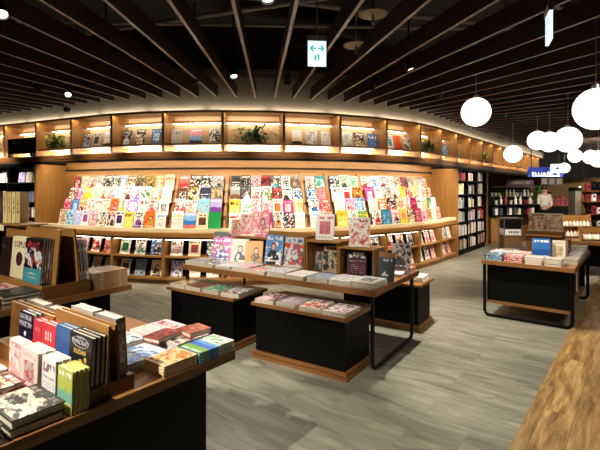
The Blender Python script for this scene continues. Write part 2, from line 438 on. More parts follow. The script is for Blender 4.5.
# the big magazine rack in the recess below
S0, S1 = -3.94, 6.05
rk = empty('magazine_rack', 'long oak magazine wall with four stepped rows of covers facing out', 'magazine rack', W(0, -.3, 0))
def rpart(name, prof, m, s0=S0+.025, s1=S1-.025): 
    mb = MB(); sweep(mb, s0, s1, prof); return child(mb.build(name, M[m]), rk)
rpart('back_panel', rect(-.62, -.6, .79, 2.097), 'oak')
for s in (S0, S1):
    mb = MB(); wbox(mb, s, .05, -.62, .03, 0, 2.05); child(mb.build('side_panel', M['oak']), rk)
rpart('hanging_rail', rect(-.6, -.565, 1.94, 1.965), 'dark')
mb = MB(); sweep(mb, SA, SB, rect(-.012, .03, 2.052, 2.091)); child(mb.build('fascia', M['dark']), ub)
RA, RB = spx(61, -.15), spx(438, -.15)
rpart('sloped_panel', [(-.2, .90), (-.18, .90), (-.5, 1.86), (-.52, 1.86)], 'oak', RA, RB)
rpart('ledge', [(-.6, .78), (.03, .78), (.04, .79), (.04, .86), (.03, .87), (-.6, .87)], 'oak')
rpart('label_strip', rect(-.165, .0, .871, .925), 'cream')
ROWB = [(-.36, 1.555), (-.255, 1.35), (-.15, 1.14), (-.05, .928)]
for i, (b, z) in enumerate(ROWB[:3]):
    rpart('tier', [(b-.09, z-.012), (b+.035, z-.012), (b+.035, z+.02), (b+.03, z+.02), (b+.03, z-.001), (b-.09, z-.001)], 'acrylic', RA, RB)
for px in (171, 225, 306, 332.5, 367.5):
    s = spx(px, -.15); mb = MB()
    T1 = Matrix.Translation(W(s)) @ Matrix.Rotation(Wang(s), 4, 'Z')
    prof = [(.10, .93), (.13, .93), (.50, 1.86), (.46, 1.86)]
    for a, b in ((0, 1), (1, 2), (2, 3), (3, 0)):
        pa, pb = prof[a], prof[b]
        mb.quad([T1 @ Vector((-.022, pa[0], pa[1])), T1 @ Vector((.022, pa[0], pa[1])), T1 @ Vector((.022, pb[0], pb[1])), T1 @ Vector((-.022, pb[0], pb[1]))], 0, [(0, 0), (0, .04), (1, .04), (1, 0)])
    mb.quad([T1 @ Vector((-.022, *p)) for p in prof], 0, [(0, 0), (0, .1), (1, .1), (1, 0)]); mb.quad([T1 @ Vector((.022, *p)) for p in reversed(prof)], 0, [(0, 0), (0, .1), (1, .1), (1, 0)])
    child(mb.build('upright', M['oak']), rk)

# low bookcase under the ledge
lc = empty('low_bookcase', 'low oak bookcase with two shelves of tilted books, running under the magazine wall', 'bookcase', W(0, -.2, 0))
def lpart(name, prof, m, s0=S0+.03, s1=S1-.03):
    mb = MB(); sweep(mb, s0, s1, prof); return child(mb.build(name, M[m]), lc)
lpart('plinth', rect(-.36, -.02, 0, .075), 'oak_dark'); lpart('bottom_board', rect(-.38, 0, .076, .115), 'oak')
lpart('shelf', rect(-.37, -.005, .44, .468), 'oak'); lpart('top_board', rect(-.38, 0, .745, .777), 'oak')
lpart('back_panel', rect(-.40, -.38, .076, .778), 'dark'); lpart('led_strip', rect(-.05, -.035, .737, .744), 'led')
LDIV = [s for s in DIV if S0+.3 < s < S1-.3]
for s in LDIV:
    mb = MB(); wbox(mb, s, .05, -.37, .004, .115, .744); child(mb.build('divider', M['oak']), lc)

# ------------------------------------------------------------------ shared book meshes (front cover faces -y, base at the origin)
def book_mb(w, h, t, pages=True):
    mb = MB(); c = .0035 if t > .012 else .0
    if not c: return mb.box(-w/2, w/2, -t, 0, 0, h, 0, None, {'+x': 1, '+z': 1, '-z': 1}, ('-y', '+y'))
    mb.box(-w/2, w/2, -t, -t+c, 0, h, 0, None, None, ('-y', '+y')); mb.box(-w/2, w/2, -c, 0, 0, h, 0, None, None, ('-y', '+y'))
    mb.box(-w/2, -w/2+c, -t+c, -c, 0, h, 0, None, None, ('-x',))
    if pages: mb.box(-w/2+c, w/2-.004, -t+c, -c, .004, h-.004, 1)
    return mb
_mc = {}
def bmesh_of(style, w, h, t):
    k = (style, round(w, 3), round(h, 3), round(t, 3))
    if k not in _mc: _mc[k] = book_mb(w, h, t).mesh('book', [M['cover'+style], M['pages']])
    return _mc[k]
def cc(c):
    return CN[c] if isinstance(c, str) and c in CN else hx(c) if isinstance(c, str) else c
def paint(o, c1, c2, c3):
    o.color = (*cc(c1), 1); o['c2'] = list(cc(c2)); o['c3'] = list(cc(c3)); return o
def small_book(name, style, w, h, t, cols, label, cat, group, M4):
    o = bpy.data.objects.new(name, bmesh_of(style, w, h, t)); COL.objects.link(o)
    paint(o, *cols); o.matrix_world = M4; return tag(o, label, cat, group)
def parts_book(name, style, w, h, t, cols, label, cat, group, M4):   # a nearer book: cover with its page block as a child
    k = ('c', style, round(w, 3), round(h, 3), round(t, 3))
    if k not in _mc:
        _mc[k] = book_mb(w, h, t, False).mesh('cover', [M['cover'+style]])
        c = .0035; pm = MB(); pm.box(-w/2+c, w/2-.004, -t+c, -c, .004, h-.004)
        _mc[k+('p',)] = pm.mesh('pages', [M['pages']])
    o = bpy.data.objects.new(name, _mc[k]); COL.objects.link(o); paint(o, *cols)
    p = bpy.data.objects.new('pages', _mc[k+('p',)]); COL.objects.link(p); p.parent = o
    o.matrix_world = M4; return tag(o, label, cat, group)
def MW(loc, rz=0, tilt=0, roll=0):        # tilt leans the top of a cover backwards
    return Matrix.Translation(loc) @ Matrix.Rotation(rz, 4, 'Z') @ Matrix.Rotation(-tilt, 4, 'X') @ Matrix.Rotation(roll, 4, 'Y')
# ------------------------------------------------------------------ magazines on the wall: rows from the photograph, left to right in each bay
BAYS = [(62.5, 169, 'far-left bay'), (173, 222.5, 'green-cover bay'), (228.5, 304.5, 'wide middle bay'), (308, 331, 'two-column bay'),
        (334, 366.5, 'three-column bay'), (368.5, 437, 'far-right bay')]
ROWN = ['top', 'second', 'third', 'bottom']
MAG = [
 ['maroon/red/white K,tan/grey/white B,coral/maroon/white P,silver/white/black P,black/charcoal/white B,charcoal/grey/white P,grey/sky/white K,brown/white/cream P,olive/charcoal/tan B,olive/black/gold P,orange/cream/brown K,peach/coral/white T',
  'brown/tan/white P,magenta/pink/white B,yellow/cream/black T,cream/gold/white K,peach/red/white P,white/pink/red P,white/grey/red T,white/charcoal/red P,lavender/violet/white P,white/olive/green B,tan/white/brown K,white/mint/black T',
  'crimson/magenta/white B,blue/sky/white K,orange/black/cream P,white/peach/red P,white/red/maroon T,white/cream/grey B,orange/red/white K,white/yellow/olive P,lavender/white/violet B,white/red/black T,white/coral/red P,white/silver/black K',
  'cream/tan/brown P,cyan/blue/white B,lavender/sky/white B,white/violet/magenta K,pink/coral/white P,white/peach/black P,white/charcoal/red B,white/black/violet K,yellow/olive/white T,white/violet/black P,orange/gold/red P,white/sky/red T'],
 ['coral/red/white H,black/brown/white P,charcoal/grey/white P,grey/black/silver P', 'brown/black/white K,black/cream/gold B,navy/charcoal/white T,olive/tan/grey B',
  'white/red/coral B,white/peach/red P,cyan/sky/coral T,lavender/violet/charcoal H', 'white/yellow/red T,sky/blue/coral H,cream/brown/black K,green/green/white S'],
 ['charcoal/black/white T,black/charcoal/silver B,pink/grey/maroon P,maroon/black/red B,charcoal/teal/white P,silver/charcoal/white K,grey/brown/olive B',
  'grey/brown/white H,charcoal/white/grey P,white/coral/red P,white/green/red B,maroon/black/coral P,white/charcoal/black P,navy/sky/white B',
  'yellow/black/white T,white/mint/green B,white/pink/coral P,pink/coral/white P,white/orange/red K,magenta/pink/white K,cream/tan/gold B',
  'white/red/cream T,white/red/black K,pink/peach/white P,magenta/pink/black P,white/orange/black P,charcoal/maroon/white P,white/silver/gold T'],
 ['grey/olive/white P,teal/mint/maroon B', 'navy/sky/white B,coral/pink/red K', 'white/blue/black P,coral/red/white B', 'white/sky/black T,peach/orange/red B'],
 ['navy/olive/white P,silver/charcoal/green P,mint/green/white K', 'white/charcoal/grey T,white/red/charcoal K,orange/brown/black P', 'white/mint/black T,lavender/red/white K,sky/white/charcoal B', 'yellow/gold/white T,white/olive/green P,green/yellow/orange B'],
 ['white/red/black P,sky/blue/white P,white/black/red P,grey/pink/white P,brown/tan/white P,black/charcoal/red B,grey/silver/black P,orange/tan/white K,black/white/grey B,coral/red/white P',
  'magenta/pink/white K,white/grey/charcoal T,silver/peach/black P,white/black/coral P,yellow/tan/brown B,red/coral/white P,yellow/black/white P,pink/lavender/white K,orange/coral/white B,brown/red/cream P',
  'white/mint/red T,orange/white/red K,black/red/white P,orange/coral/white P,white/tan/coral P,magenta/crimson/black P,white/black/grey T,peach/orange/white B,green/white/black P,white/cream/green T',
  'white/red/black P,teal/sky/blue B,pink/black/white P,yellow/tan/red K,olive/tan/white P,crimson/pink/white T,pink/magenta/white P,tan/brown/orange K,white/peach/coral P,crimson/tan/white B'],
]
STW = dict(P='portrait', B='picture', T='lettering', K='framed picture', H='landscape', S='plain')
rng = random.Random(3)
for bi, (a, b, bw) in enumerate(BAYS):
    for ri in range(4):
        items = MAG[bi][ri].split(','); n = len(items); bo, bz = ROWB[ri]
        s0, s1 = spx(a, -.15), spx(b, -.15)
        if bi == 0: s0 = max(s0, S0+.05)
        if bi == 5: s1 = min(s1, S1-.06)
        s0 += .012; s1 -= .012
        p = (s1-s0)/n
        for i, it in enumerate(items):
            cs, st = it.split(' '); c = cs.split('/')
            s = s0+p*(i+.5)+rng.uniform(-.004, .004)
            w = min(p*(1+bo/WR)-.010, .215); h = rng.uniform(.255, .285)
            t = rng.choice((.004, .006, .008))
            M4 = MW(W(s, bo, bz+.001), Wang(s), R_(11), 0)
            place = f'{ordi(i+1)} from left'
            wh = 'over' if ri < 3 else 'on'
            lb = f'{c[0]} magazine with {c[1]} {STW[st]}, {ROWN[ri]} row, {place} in {bw}'
            small_book('magazine', st, math.floor(w*200)/200, round(h, 2), t, c, lb, 'magazine', 'magazines on the wall rack', M4)
# books tilted in the low bookcase (bays between its dividers)
edges = [S0+.03]+LDIV+[S1-.03]
LOW = {1: ('pink/red/white P,pink/red/white B,orange/coral/white P', 'black/charcoal/grey T,tan/grey/white P,grey/tan/brown B'),
       2: ('pink/red/white P,white/red/coral B,coral/red/white P', 'charcoal/grey/white T,tan/grey/white P,silver/tan/brown B'),
       3: ('white/green/charcoal K,white/mint/charcoal P,blue/navy/cream P', 'white/charcoal/grey K,sky/silver/charcoal B,cream/black/tan P'),
       4: ('white/maroon/red T,cream/brown/red K,black/white/grey B', 'lavender/white/charcoal P,blue/cream/white H,white/grey/black T'),
       5: ('white/red/black K,tan/grey/white P,white/mint/black T', 'cream/red/black P,white/grey/black T,tan/maroon/white B'),
       6: ('white/coral/red P,white/charcoal/maroon T,silver/red/white K', 'peach/white/red P,white/sky/black K,tan/brown/white P'),
       7: ('white/charcoal/black K,white/cream/red P,white/charcoal/navy P', 'white/coral/cream T,white/red/grey P,cream/tan/black B'),
       8: ('white/coral/red P,white/charcoal/red P,navy/white/silver B', 'white/pink/red T,cream/green/black P,white/peach/charcoal B'),
       9: ('white/tan/charcoal P,white/coral/red P,white/red/peach B', 'white/lavender/black T,white/pink/charcoal P,pink/cream/red B'),
       10: ('white/grey/brown B,silver/charcoal/white P,white/tan/red T', 'orange/red/white P,white/grey/coral B,coral/tan/white P')}
for k in range(len(edges)-1):
    e0, e1 = edges[k], edges[k+1]
    if e1-e0 < .3: continue
    rows = LOW.get(k+1, LOW[6])
    for r in range(2):
        its = rows[r].split(','); p = (e1-e0-.06)/3
        for i, it in enumerate(its):
            cs, st = it.split(' '); c = cs.split('/'); s = e0+.03+p*(i+.5)
            z = .4685 if r == 0 else .1155
            dz = .115 if r == 0 else .13
            mb_h = .262 if r == 0 else .265
            small_book('magazine', st, .205, mb_h, .012, c, f'{c[0]} magazine with {c[1]} {STW[st]}, {ordi(i+1)} on the {("upper","lower")[r]} shelf, {ordi(k+1)} low bay from left', 'magazine', 'magazines tilted in the low bookcase', MW(W(s, -.10, z+.001), Wang(s), R_(15)))

# books and plants on the lit upper shelf, placed by the bay they stand in
TOPB = [  # pixel column, style, colours, width, height, words
 (22, 'K', 'tan/brown/cream', .22, .26, 'tan book behind the black sign'),
 (84, 'P', 'navy/sky/white', .19, .27, 'navy book left of the framed-knot book'), (96, 'K', 'silver/charcoal/black', .2, .27, 'grey book with a dark square emblem'), (107, 'H', 'silver/cream/charcoal', .19, .28, 'pale book with a dark band, leaning by the post'),
 (125.5, 'P', 'charcoal/white/silver', .19, .27, 'black book with a pale figure'), (140, 'P', 'charcoal/tan/white', .19, .28, 'black book with a warm-lit figure'), (156, 'K', '4a6596/sky/white', .2, .28, 'slate blue book with a pale building'),
 (176.5, 'T', 'silver/grey/tan', .18, .26, 'washed-out grey book'), (195.5, 'H', 'pink/sky/charcoal', .22, .27, 'pink and blue landscape book'), (214.5, 'B', 'white/charcoal/grey', .18, .27, 'white book with a black bird-like mark'),
 (297, 'H', 'white/cream/charcoal', .18, .26, 'white book with a dark strip of figures'), (312, 'B', 'white/silver/grey', .2, .26, 'white book with faint grey drawing'), (326, 'T', 'white/silver/silver', .17, .26, 'blank pale book right of the drawing book'),
 (347.5, 'B', 'white/silver/mint', .2, .27, 'white sketch book just right of a post'), (359.5, 'P', 'charcoal/gold/white', .21, .27, 'charcoal book with a small gold figure'), (373, 'T', 'blue/white/silver', .2, .27, 'bright blue book with white lettering'),
 (390.5, 'K', 'white/teal/sky', .17, .28, 'white book with teal artwork'), (398.5, 'S', 'e0582a/coral/white', .2, .29, 'orange book between two white ones'), (408, 'B', 'white/black/grey', .2, .28, 'white book with a black silhouette'),
 (445.5, 'B', 'blue/sky/white', .24, .26, 'round-edged blue book in a narrow bay'), (459, 'K', 'grey/charcoal/silver', .2, .22, 'grey book two bays right of the orange one'), (470.5, 'S', 'd2603a/red/white', .18, .3, 'red-orange book in a narrow right bay'),
 (499, 'S', 'brown/red/tan', .2, .26, 'brown book near the right end of the shelf')]
for px, st, cs, w, h, lb in TOPB:
    s = spx(px, -.2)
    d0 = min(DIV, key=lambda d: abs(d-s))
    if abs(d0-s) < w/2+.04: s = d0+math.copysign(w/2+.04, s-d0)
    small_book('book', st, w, h, .018, cs.split('/'), lb+' on the lit upper shelf', 'book', 'books on the lit upper shelf', MW(W(s, -.2, 2.339), Wang(s)+rng.uniform(-.12, .12), R_(12)))
def plant(name, label, loc, r, h, n, m, trail=0, seed=1, lim=.36):
    rg = random.Random(seed); root = empty(name, label, 'plant', loc, math.atan2(loc.x-WC.x, WC.y-loc.y) if loc.y < 11 else TR, 'plants on the lit upper shelf')
    mb = MB(); mb.lathe([(0, 0), (.055, 0), (.07, .10), (.062, .10), (.055, .085), (0, .085)], 18); mb.build('pot', M['terracotta'], root, True)
    fb = MB()
    for i in range(n):
        az = rg.uniform(0, 2*math.pi); el = rg.uniform(.1, 1.4); L = r*rg.uniform(.5, 1)
        dr = Vector((math.cos(az)*math.cos(el), math.sin(az)*math.cos(el), math.sin(el)*h/r)); sd = Vector((-math.sin(az), math.cos(az), 0))
        p0 = Vector((0, 0, .09)); droop = rg.uniform(.1, .5)*r
        pts = [p0+dr*L*t+Vector((0, 0, -droop*t*t)) for t in (.0, .35, .65, .85, 1)]
        ws = [.003, .006, .024, .02, .0]
        if i % 3:                       # leaflets crowding the crown
            q0 = Vector((rg.gauss(0, .42)*r, rg.gauss(0, .28)*r, .06+abs(rg.gauss(0, .34))*h)); l = rg.uniform(.07, .13)
            pts = [q0+dr.normalized()*l*t+Vector((0, 0, -.05*t*t)) for t in (0, .25, .5, .8, 1)]; ws = [.004, .016, .024, .016, 0]
        if trail and i % 4 == 0:
            pts = [Vector((q.x, q.y, q.z-trail*t*rg.uniform(.3, 1))) for q, t in zip(pts, (0, .1, .4, .7, 1))]
        pts = [Vector((max(-lim, min(lim, q.x)), min(.13, q.y), min(.33, max(.012, q.z) if q.y > -.245 else q.z))) for q in pts]
        for a in range(4):
            fb.quad([pts[a]-sd*ws[a], pts[a]+sd*ws[a], pts[a+1]+sd*ws[a+1]+Vector((0,0,.001)), pts[a+1]-sd*ws[a+1]], 0)
    fb.build('foliage', M[m], root, True)
    return root
plant('potted_plant', 'trailing plant with yellow-green leaves beside the black sign on the upper shelf', W(spx(58, -.12), -.12, 2.339), .32, .3, 170, 'leafy', .25, 2)
plant('potted_plant', 'bushy dark green fern alone in its bay above the middle of the magazine wall', W(spx(254, -.15), -.15, 2.339), .38, .32, 260, 'leaf', .05, 3, .39)
plant('potted_plant', 'green plant right of the white silhouette book on the upper shelf', W(spx(427.5, -.17), -.17, 2.339), .27, .3, 170, 'leaf', .2, 4)
plant('potted_plant', 'bright green bushy plant on the upper shelf above the black bookcase', W(spx(482.5, -.15), -.15, 2.339), .26, .28, 160, 'leafy', .1, 5)
plant('potted_plant', 'small dark plant behind the hanging globe at the right end of the upper shelf', W(spx(513, -.15), -.15, 2.339), .22, .25, 50, 'leaf', .05, 6)
# black category sign at the left end of the upper shelf
s = spx(23, .05)
sg = empty('category_sign', 'black sign board with pale Chinese section names standing on the upper shelf', 'sign', W(s, .03, 2.206), Wang(s))
mb = MB(); mb.box(-.50, .36, -.012, .012, 0.06, .36); mb.build('board', M['black'], sg)
for x_ in (-.45, .22):
    mb = MB(); mb.box(x_, x_+.07, -.03, .03, 0, .06); mb.build('foot', M['blackmetal'], sg)
def text(name, body, size, m, parent, loc, rot=(R_(90), 0, 0), ext=.0008, align='CENTER'):
    cu = bpy.data.curves.new(name, 'FONT'); cu.body = body; cu.size = size; cu.extrude = ext; cu.align_x = align; cu.align_y = 'CENTER'
    t = bpy.data.objects.new(name, cu); COL.objects.link(t)
    dg = bpy.context.evaluated_depsgraph_get(); me = bpy.data.meshes.new_from_object(t.evaluated_get(dg)); COL.objects.unlink(t); bpy.data.objects.remove(t)
    o = bpy.data.objects.new(name, me); COL.objects.link(o); me.materials.clear(); me.materials.append(M[m])
    o.parent = parent; o.location = loc; o.rotation_euler = rot; return o
text('lettering', '政治 軍事 法律', .075, 'silverink', sg, (-.12, -.014, .28))
def scribble(parent, x0, x1, z0, z1, y, n, m, seed=1, name='lettering'):   # writing too small in the photo to read: letter-like strokes
    rg_ = random.Random(seed); mb = MB(); p = (x1-x0)/n; h = z1-z0; t = min(p*.2, h*.18)
    for i in range(n):
        x = x0+i*p; k = rg_.randrange(5)
        if k != 4: mb.box(x, x+t, y-.0006, y, z0, z1)
        if k in (0, 1): mb.box(x+t, x+p*.7, y-.0006, y, z1-t, z1)
        if k in (0, 2, 3): mb.box(x+t, x+p*.7, y-.0006, y, z0, z0+t)
        if k in (1, 3): mb.box(x+t, x+p*.7, y-.0006, y, z0+h*.45, z0+h*.45+t)
        if k in (1, 2): mb.box(x+p*.7-t, x+p*.7, y-.0006, y, z0+t, z1-t)
    if n == 9: mb.box(x0, x1, y-.0006, y, z0-.025, z0)
    o = mb.build(name, M[m], parent); return o
scribble(sg, -.34, .10, .20, .225, -.0125, 18, 'silverink', 3)

# ------------------------------------------------------------------ black bookcases at both ends of the wall
def spine_mesh(w, h, t):
    k = ('sp', round(w, 3), round(h, 3), round(t, 3))
    if k not in _mc:
        mb = MB(); mb.box(-t/2, t/2, 0, w, 0, h, 0, None, {'+y': 1, '+z': 1, '-z': 1}, ('-y',)); _mc[k] = mb.mesh('book', [M['spine'], M['pages']])
    return _mc[k]
def shelfcase(name, label, s0, s1, ncol, zs, ztop, depth, off, end_panel):
    root = empty(name, label, 'bookcase', W((s0+s1)/2, off, 0), 0)
    mb = MB(); sweep(mb, s0, s1, rect(off-depth-.02, off-depth, 0, ztop)); child(mb.build('back_panel', M['black']), root)
    for z in zs+[ztop-.03]:
        mb = MB(); sweep(mb, s0, s1, rect(off-depth, off, z, z+.03)); child(mb.build('shelf', M['black']), root)
    mb = MB(); sweep(mb, s0, s1, rect(off-depth, off-.02, 0, zs[0])); child(mb.build('plinth', M['black']), root)
    for i in range(ncol+1):
        s = s0+(s1-s0)*i/ncol; mb = MB(); wbox(mb, s, .03, off-depth, off+.003, zs[0], ztop-.03); child(mb.build('upright', M['black']), root)
    if end_panel:
        mb = MB(); wbox(mb, s1+.06, .09, off-depth, off+.03, 0, 2.05); child(mb.build('end_panel', M['oak'] if end_panel == 1 else M['oak']), root)
    return root
PAL = ['white', 'white', 'white', 'cream', 'silver', 'cream', 'coral', 'red', 'pink', 'tan', 'teal', 'grey', 'charcoal', 'yellow', 'brown', 'mint', 'white', 'sky']
def fill(s0, s1, z, hmax, off, n, where, group, rg, pal=PAL, facing=0):
    s = s0+.03; i = 0
    while i < n:
        t = rg.choice((.045, .055, .065, .08)); h = hmax*rg.uniform(.62, .95)
        if s+t > s1-.03: break
        i += 1; c = rg.choice(pal); c2 = rg.choice(['charcoal', 'red', 'white', 'brown', 'gold'])
        o = bpy.data.objects.new('book', spine_mesh(.17, round(h, 2), t)); COL.objects.link(o); paint(o, c, c2, c2)
        lean = rg.choice((0, 0, 0, 0, .0)); o.matrix_world = MW(W(s+t/2, off, z), Wang(s))
        tag(o, f'{c} spine, {ordi(i)} from left, {where}', 'book', group)
        s += t+rg.choice((.002, .002, .003, .008))
    return s
rg = random.Random(11); left_mb = MB(); low_mb = MB()
RS0, RS1 = S1+.055, 8.45
zs = [.10+.33*i for i in range(6)]
shelfcase('tall_bookcase', 'tall black bookcase of upright books with an oak end post, right of the magazine wall', RS0, RS1, 3, zs, 2.05, .33, 0, 1)
LEV = ['bottom', 'second-lowest', 'third-lowest', 'third-highest', 'second-highest', 'top']
cw = (RS1-RS0)/3
for r in range(6):
    for c in range(3):
        a = RS0+cw*c+.015; b = a+cw-.03
        if r < 2:
            x = a+.02
            while x < b-.06:
                t = rg.choice((.045, .055, .07)); hh = .28*rg.uniform(.72, .95); low_mb.box(-t/2, t/2, 0, .17, 0, hh, rg.choice((0, 1, 1, 2, 3, 4, 5)), MW(W(x+t/2, -.02, zs[r]+.0305), Wang(x))); x += t+.002
            continue
        fill(a, b, zs[r]+.0305, .285 if r < 5 else .25, -.02, rg.choice((6, 7, 8, 8)), f'{LEV[r]} shelf, {("left","middle","right")[c]} column of the right black bookcase', 'books in the tall right bookcase', rg)
LS0, LS1 = -6.6, S0-.045
zl = [.10, .40, .70, 1.0, 1.30, 1.68]
shelfcase('tall_bookcase', 'tall black bookcase at the left edge, beside the magazine wall side panel', LS0, LS1, 3, zl, 2.05, .33, 0, 0)
cw = (LS1-LS0)/3
PALL = ['cream', 'white', 'tan', 'red', 'coral', 'charcoal', 'brown', 'orange', 'silver']
for r in range(2, 6):
    for c in range(1, 3):
        a = LS0+cw*c+.02; b = a+cw-.04; z = zl[r]+.0305; nm = ("left", "middle", "right")[c]
        if r == 5:                         # face-out books on the top shelf
            for i, (st, cs) in enumerate([('P', 'pink/red/white'), ('T', 'white/coral/red'), ('P', 'white/pink/charcoal')] if c == 1 else [('B', 'lavender/5a54a8/white'), ('T', 'white/yellow/olive'), ('T', 'cream/gold/green')]):
                q = cs.split('/'); small_book('book', st, .2, .24 if c == 1 else .3, .02, q, f'{q[0]} face-out book, {ordi(i+1)} from left, top shelf, {nm} column of left bookcase', 'book', 'books in the left bookcase', MW(W(b-.13-.235*(2-i), -.13, z+.001), Wang(b), R_(8)))
        else:
            x = a+.03
            while x < b-.03:
                t = rg.choice((.02, .03, .036)); hh = .21*rg.uniform(.75, .98); TT = MW(W(x+t/2, -.06, z), Wang(x))
                ci = (rg.choice((0, 1, 2, 3, 4)) if c == 1 else rg.choice((5, 5, 6, 6, 7))) if r == 4 else rg.choice((1, 6, 8, 0, 9))
                left_mb.box(-t/2, t/2, 0, .17, 0, hh, ci, TT); x += t+.003
o = low_mb.build('books', [M['cream'], M['whitecard'], M['red'], M['oak'], M['dark'], M['taupe']]); o['kind'] = 'stuff'; o['label'] = 'rows of upright books on the two lowest shelves of the right black bookcase'; o['category'] = 'books'
LSM = [M['cream'], M['whitecard'], M['red'], M['oak'], M['dark'], plain('grey_spine', hx('6a6a68')), plain('silver_spine', hx('9a9a9a')), plain('blue_spine', hx('3f6fb0')), M['maroon'], plain('yellow_spine', hx('c9b24a'))]
o = left_mb.build('books', LSM); o['kind'] = 'stuff'; o['label'] = 'rows of small upright books on the lower shelves of the left black bookcase'; o['category'] = 'books'
# ================================================================== TABLES
FA = Fr(-.35, 2.39, -36.8); FB = Fr(-1.54, 4.03, -35.1); FC = Fr(.64, 3.75, -33.5); FRt = Fr(3.056, 4.89, -38)
TZ = .72
def loop_leg(parent, x, y0, y1, z, r=.018):                          # a steel sled loop: down, along the floor and up again
    mb = MB(); c = .06; pts = [(x, y0, z), (x, y0, c+r)]
    for i in range(1, 6): a = R_(18*i); pts.append((x, y0+c-c*math.cos(a), c+r-c*math.sin(a)))
    for i in range(6): a = R_(90-18*i); pts.append((x, y1-c+c*math.cos(a), c+r-c*math.sin(a)))
    pts.append((x, y1, z)); mb.tube(pts, r, 10)
    return mb.build('leg_frame', M['blackmetal'], parent, True)
def loop_leg_x(parent, y, x0, x1, z, r=.018):
    o = loop_leg(parent, 0, x0, x1, z, r); 
    for v in o.data.vertices: x, yy, zz = v.co; v.co = (yy, y, zz)
    return o
# table A, nearest at the lower left
ta = empty('display_table', 'nearest book table at lower left, brown top on a solid black base', 'table', FA.o, FA.a)
mb = MB(); mb.box(-1.05, 0, -2.3, 0, .67, .72); mb.build('table_top', M['table_wood'], ta, bevel=.003)
mb = MB(); mb.box(-.97, -.10, -2.2, -.12, 0, .67); mb.build('base_panel', M['black'], ta)
tb = empty('display_table', 'second book table at the left, behind the nearest one, with a tall book easel', 'table', FB.o, FB.a)
mb = MB(); mb.box(-1.1, 0, -2.4, 0, .67, .72); mb.build('table_top', M['table_wood'], tb, bevel=.003)
mb = MB(); mb.box(-1.0, -.12, -2.3, -.14, 0, .67); mb.build('base_panel', M['black'], tb)
tc = empty('display_table', 'large magazine table in the middle on black steel loop legs', 'table', FC.o, FC.a)
mb = MB(); mb.box(-2.4, 0, 0, 1.15, .665, .72); mb.build('table_top', M['table_wood'], tc, bevel=.003)
loop_leg(tc, -.05, .06, 1.06, .665); loop_leg(tc, -2.37, .06, 1.06, .665)
tr = empty('display_table', 'smaller book table at the right beside the oak walkway, black box with a wooden rim', 'table', FRt.o, FRt.a)
ZR = .70
mb = MB(); mb.box(-1.0, 0, 0, 1.8, ZR-.05, ZR); mb.build('table_top', M['table_wood'], tr, bevel=.003)
mb = MB(); mb.box(-.95, -.06, .08, .12, .2, ZR-.05); mb.box(-.95, -.06, 1.68, 1.72, .2, ZR-.05); mb.box(-.62, -.58, .12, 1.68, .2, ZR-.05); mb.build('body_panel', M['black'], tr)
mb = MB(); mb.box(-.95, -.06, .07, 1.73, .165, .2); mb.build('lower_shelf', M['table_wood'], tr)
loop_leg_x(tr, .04, -.97, -.03, ZR-.05, .02); loop_leg_x(tr, 1.76, -.97, -.03, ZR-.05, .02)

# black benches with wooden tops half under the middle table
def bench(x0, x1, y0, y1, label):
    c = FC.w((x0+x1)/2, (y0+y1)/2); b = empty('display_bench', label, 'bench', c, FC.a, 'benches under the middle table')
    X, Y = (x1-x0)/2, (y1-y0)/2
    mb = MB(); mb.box(-X, X, -Y, Y, .49, .52); mb.build('bench_top', M['table_wood'], b, bevel=.002)
    mb = MB(); mb.box(-X+.035, X-.035, -Y+.035, Y-.035, .066, .49); mb.build('bench_body', M['black'], b)
    mb = MB(); mb.box(-X+.01, X-.01, -Y+.01, Y-.01, .036, .066); mb.box(-X, X, -Y, Y, 0, .03); mb.box(-X+.03, X-.03, -Y+.03, Y-.03, .03, .036); mb.build('plinth', M['table_wood'], b)
    return b
def loc(fr, p):
    d = p-fr.o; return d.x*math.cos(fr.a)+d.y*math.sin(fr.a), -d.x*math.sin(fr.a)+d.y*math.cos(fr.a)
b1x, b1y = loc(FC, P(346.7, 383, 0)); b2x, b2y = loc(FC, P(233, 352.5, 0))
B1 = (b1x-1.02, b1x, b1y, b1y+.55); B2 = (max(b2x-1.02, -2.34), b2x, b2y, b2y+.55)
print('B1', B1, 'B2', B2)
bench(*B1, 'black bench with wooden top under the middle table, front right, holding four magazine stacks')
bench(*B2, 'black bench with wooden top half under the left end of the middle table')
b3x, b3y = loc(FC, P(420, 333, 0))
B3 = (b3x-1.0, b3x, b3y, b3y+.5)
bench(*B3, 'black bench sticking out behind the right end of the middle table')

# ------------------------------------------------------------------ stacks of flat books and magazines
def flat_mesh(style, w, h, t):              # lies flat: cover up, spine towards -x of its own frame
    k = ('f', style, round(w, 3), round(h, 3), round(t, 3))
    if k not in _mc:
        mb = book_mb(w, h, t)
        R = Matrix.Rotation(R_(-90), 4, 'X'); mb.v = [R @ p for p in mb.v]
        mb.v = [Vector((p.x, p.y-h/2 if p.y > 0 else p.y+h/2, p.z)) for p in mb.v] if False else mb.v
        ys = [p.y for p in mb.v]; zs_ = [p.z for p in mb.v]; oy, oz = (min(ys)+max(ys))/2, min(zs_)
        mb.v = [Vector((p.x, p.y-oy, p.z-oz)) for p in mb.v]
        _mc[k] = mb.mesh('book', [M['cover'+style], M['pages']])
    return _mc[k]
def poslabel(i, n):
    if n == 1: return None
    k = n-1-i
    return 'topmost of' if k == 0 else 'lowest of' if i == 0 else f'{ordi(k+1)} down in'
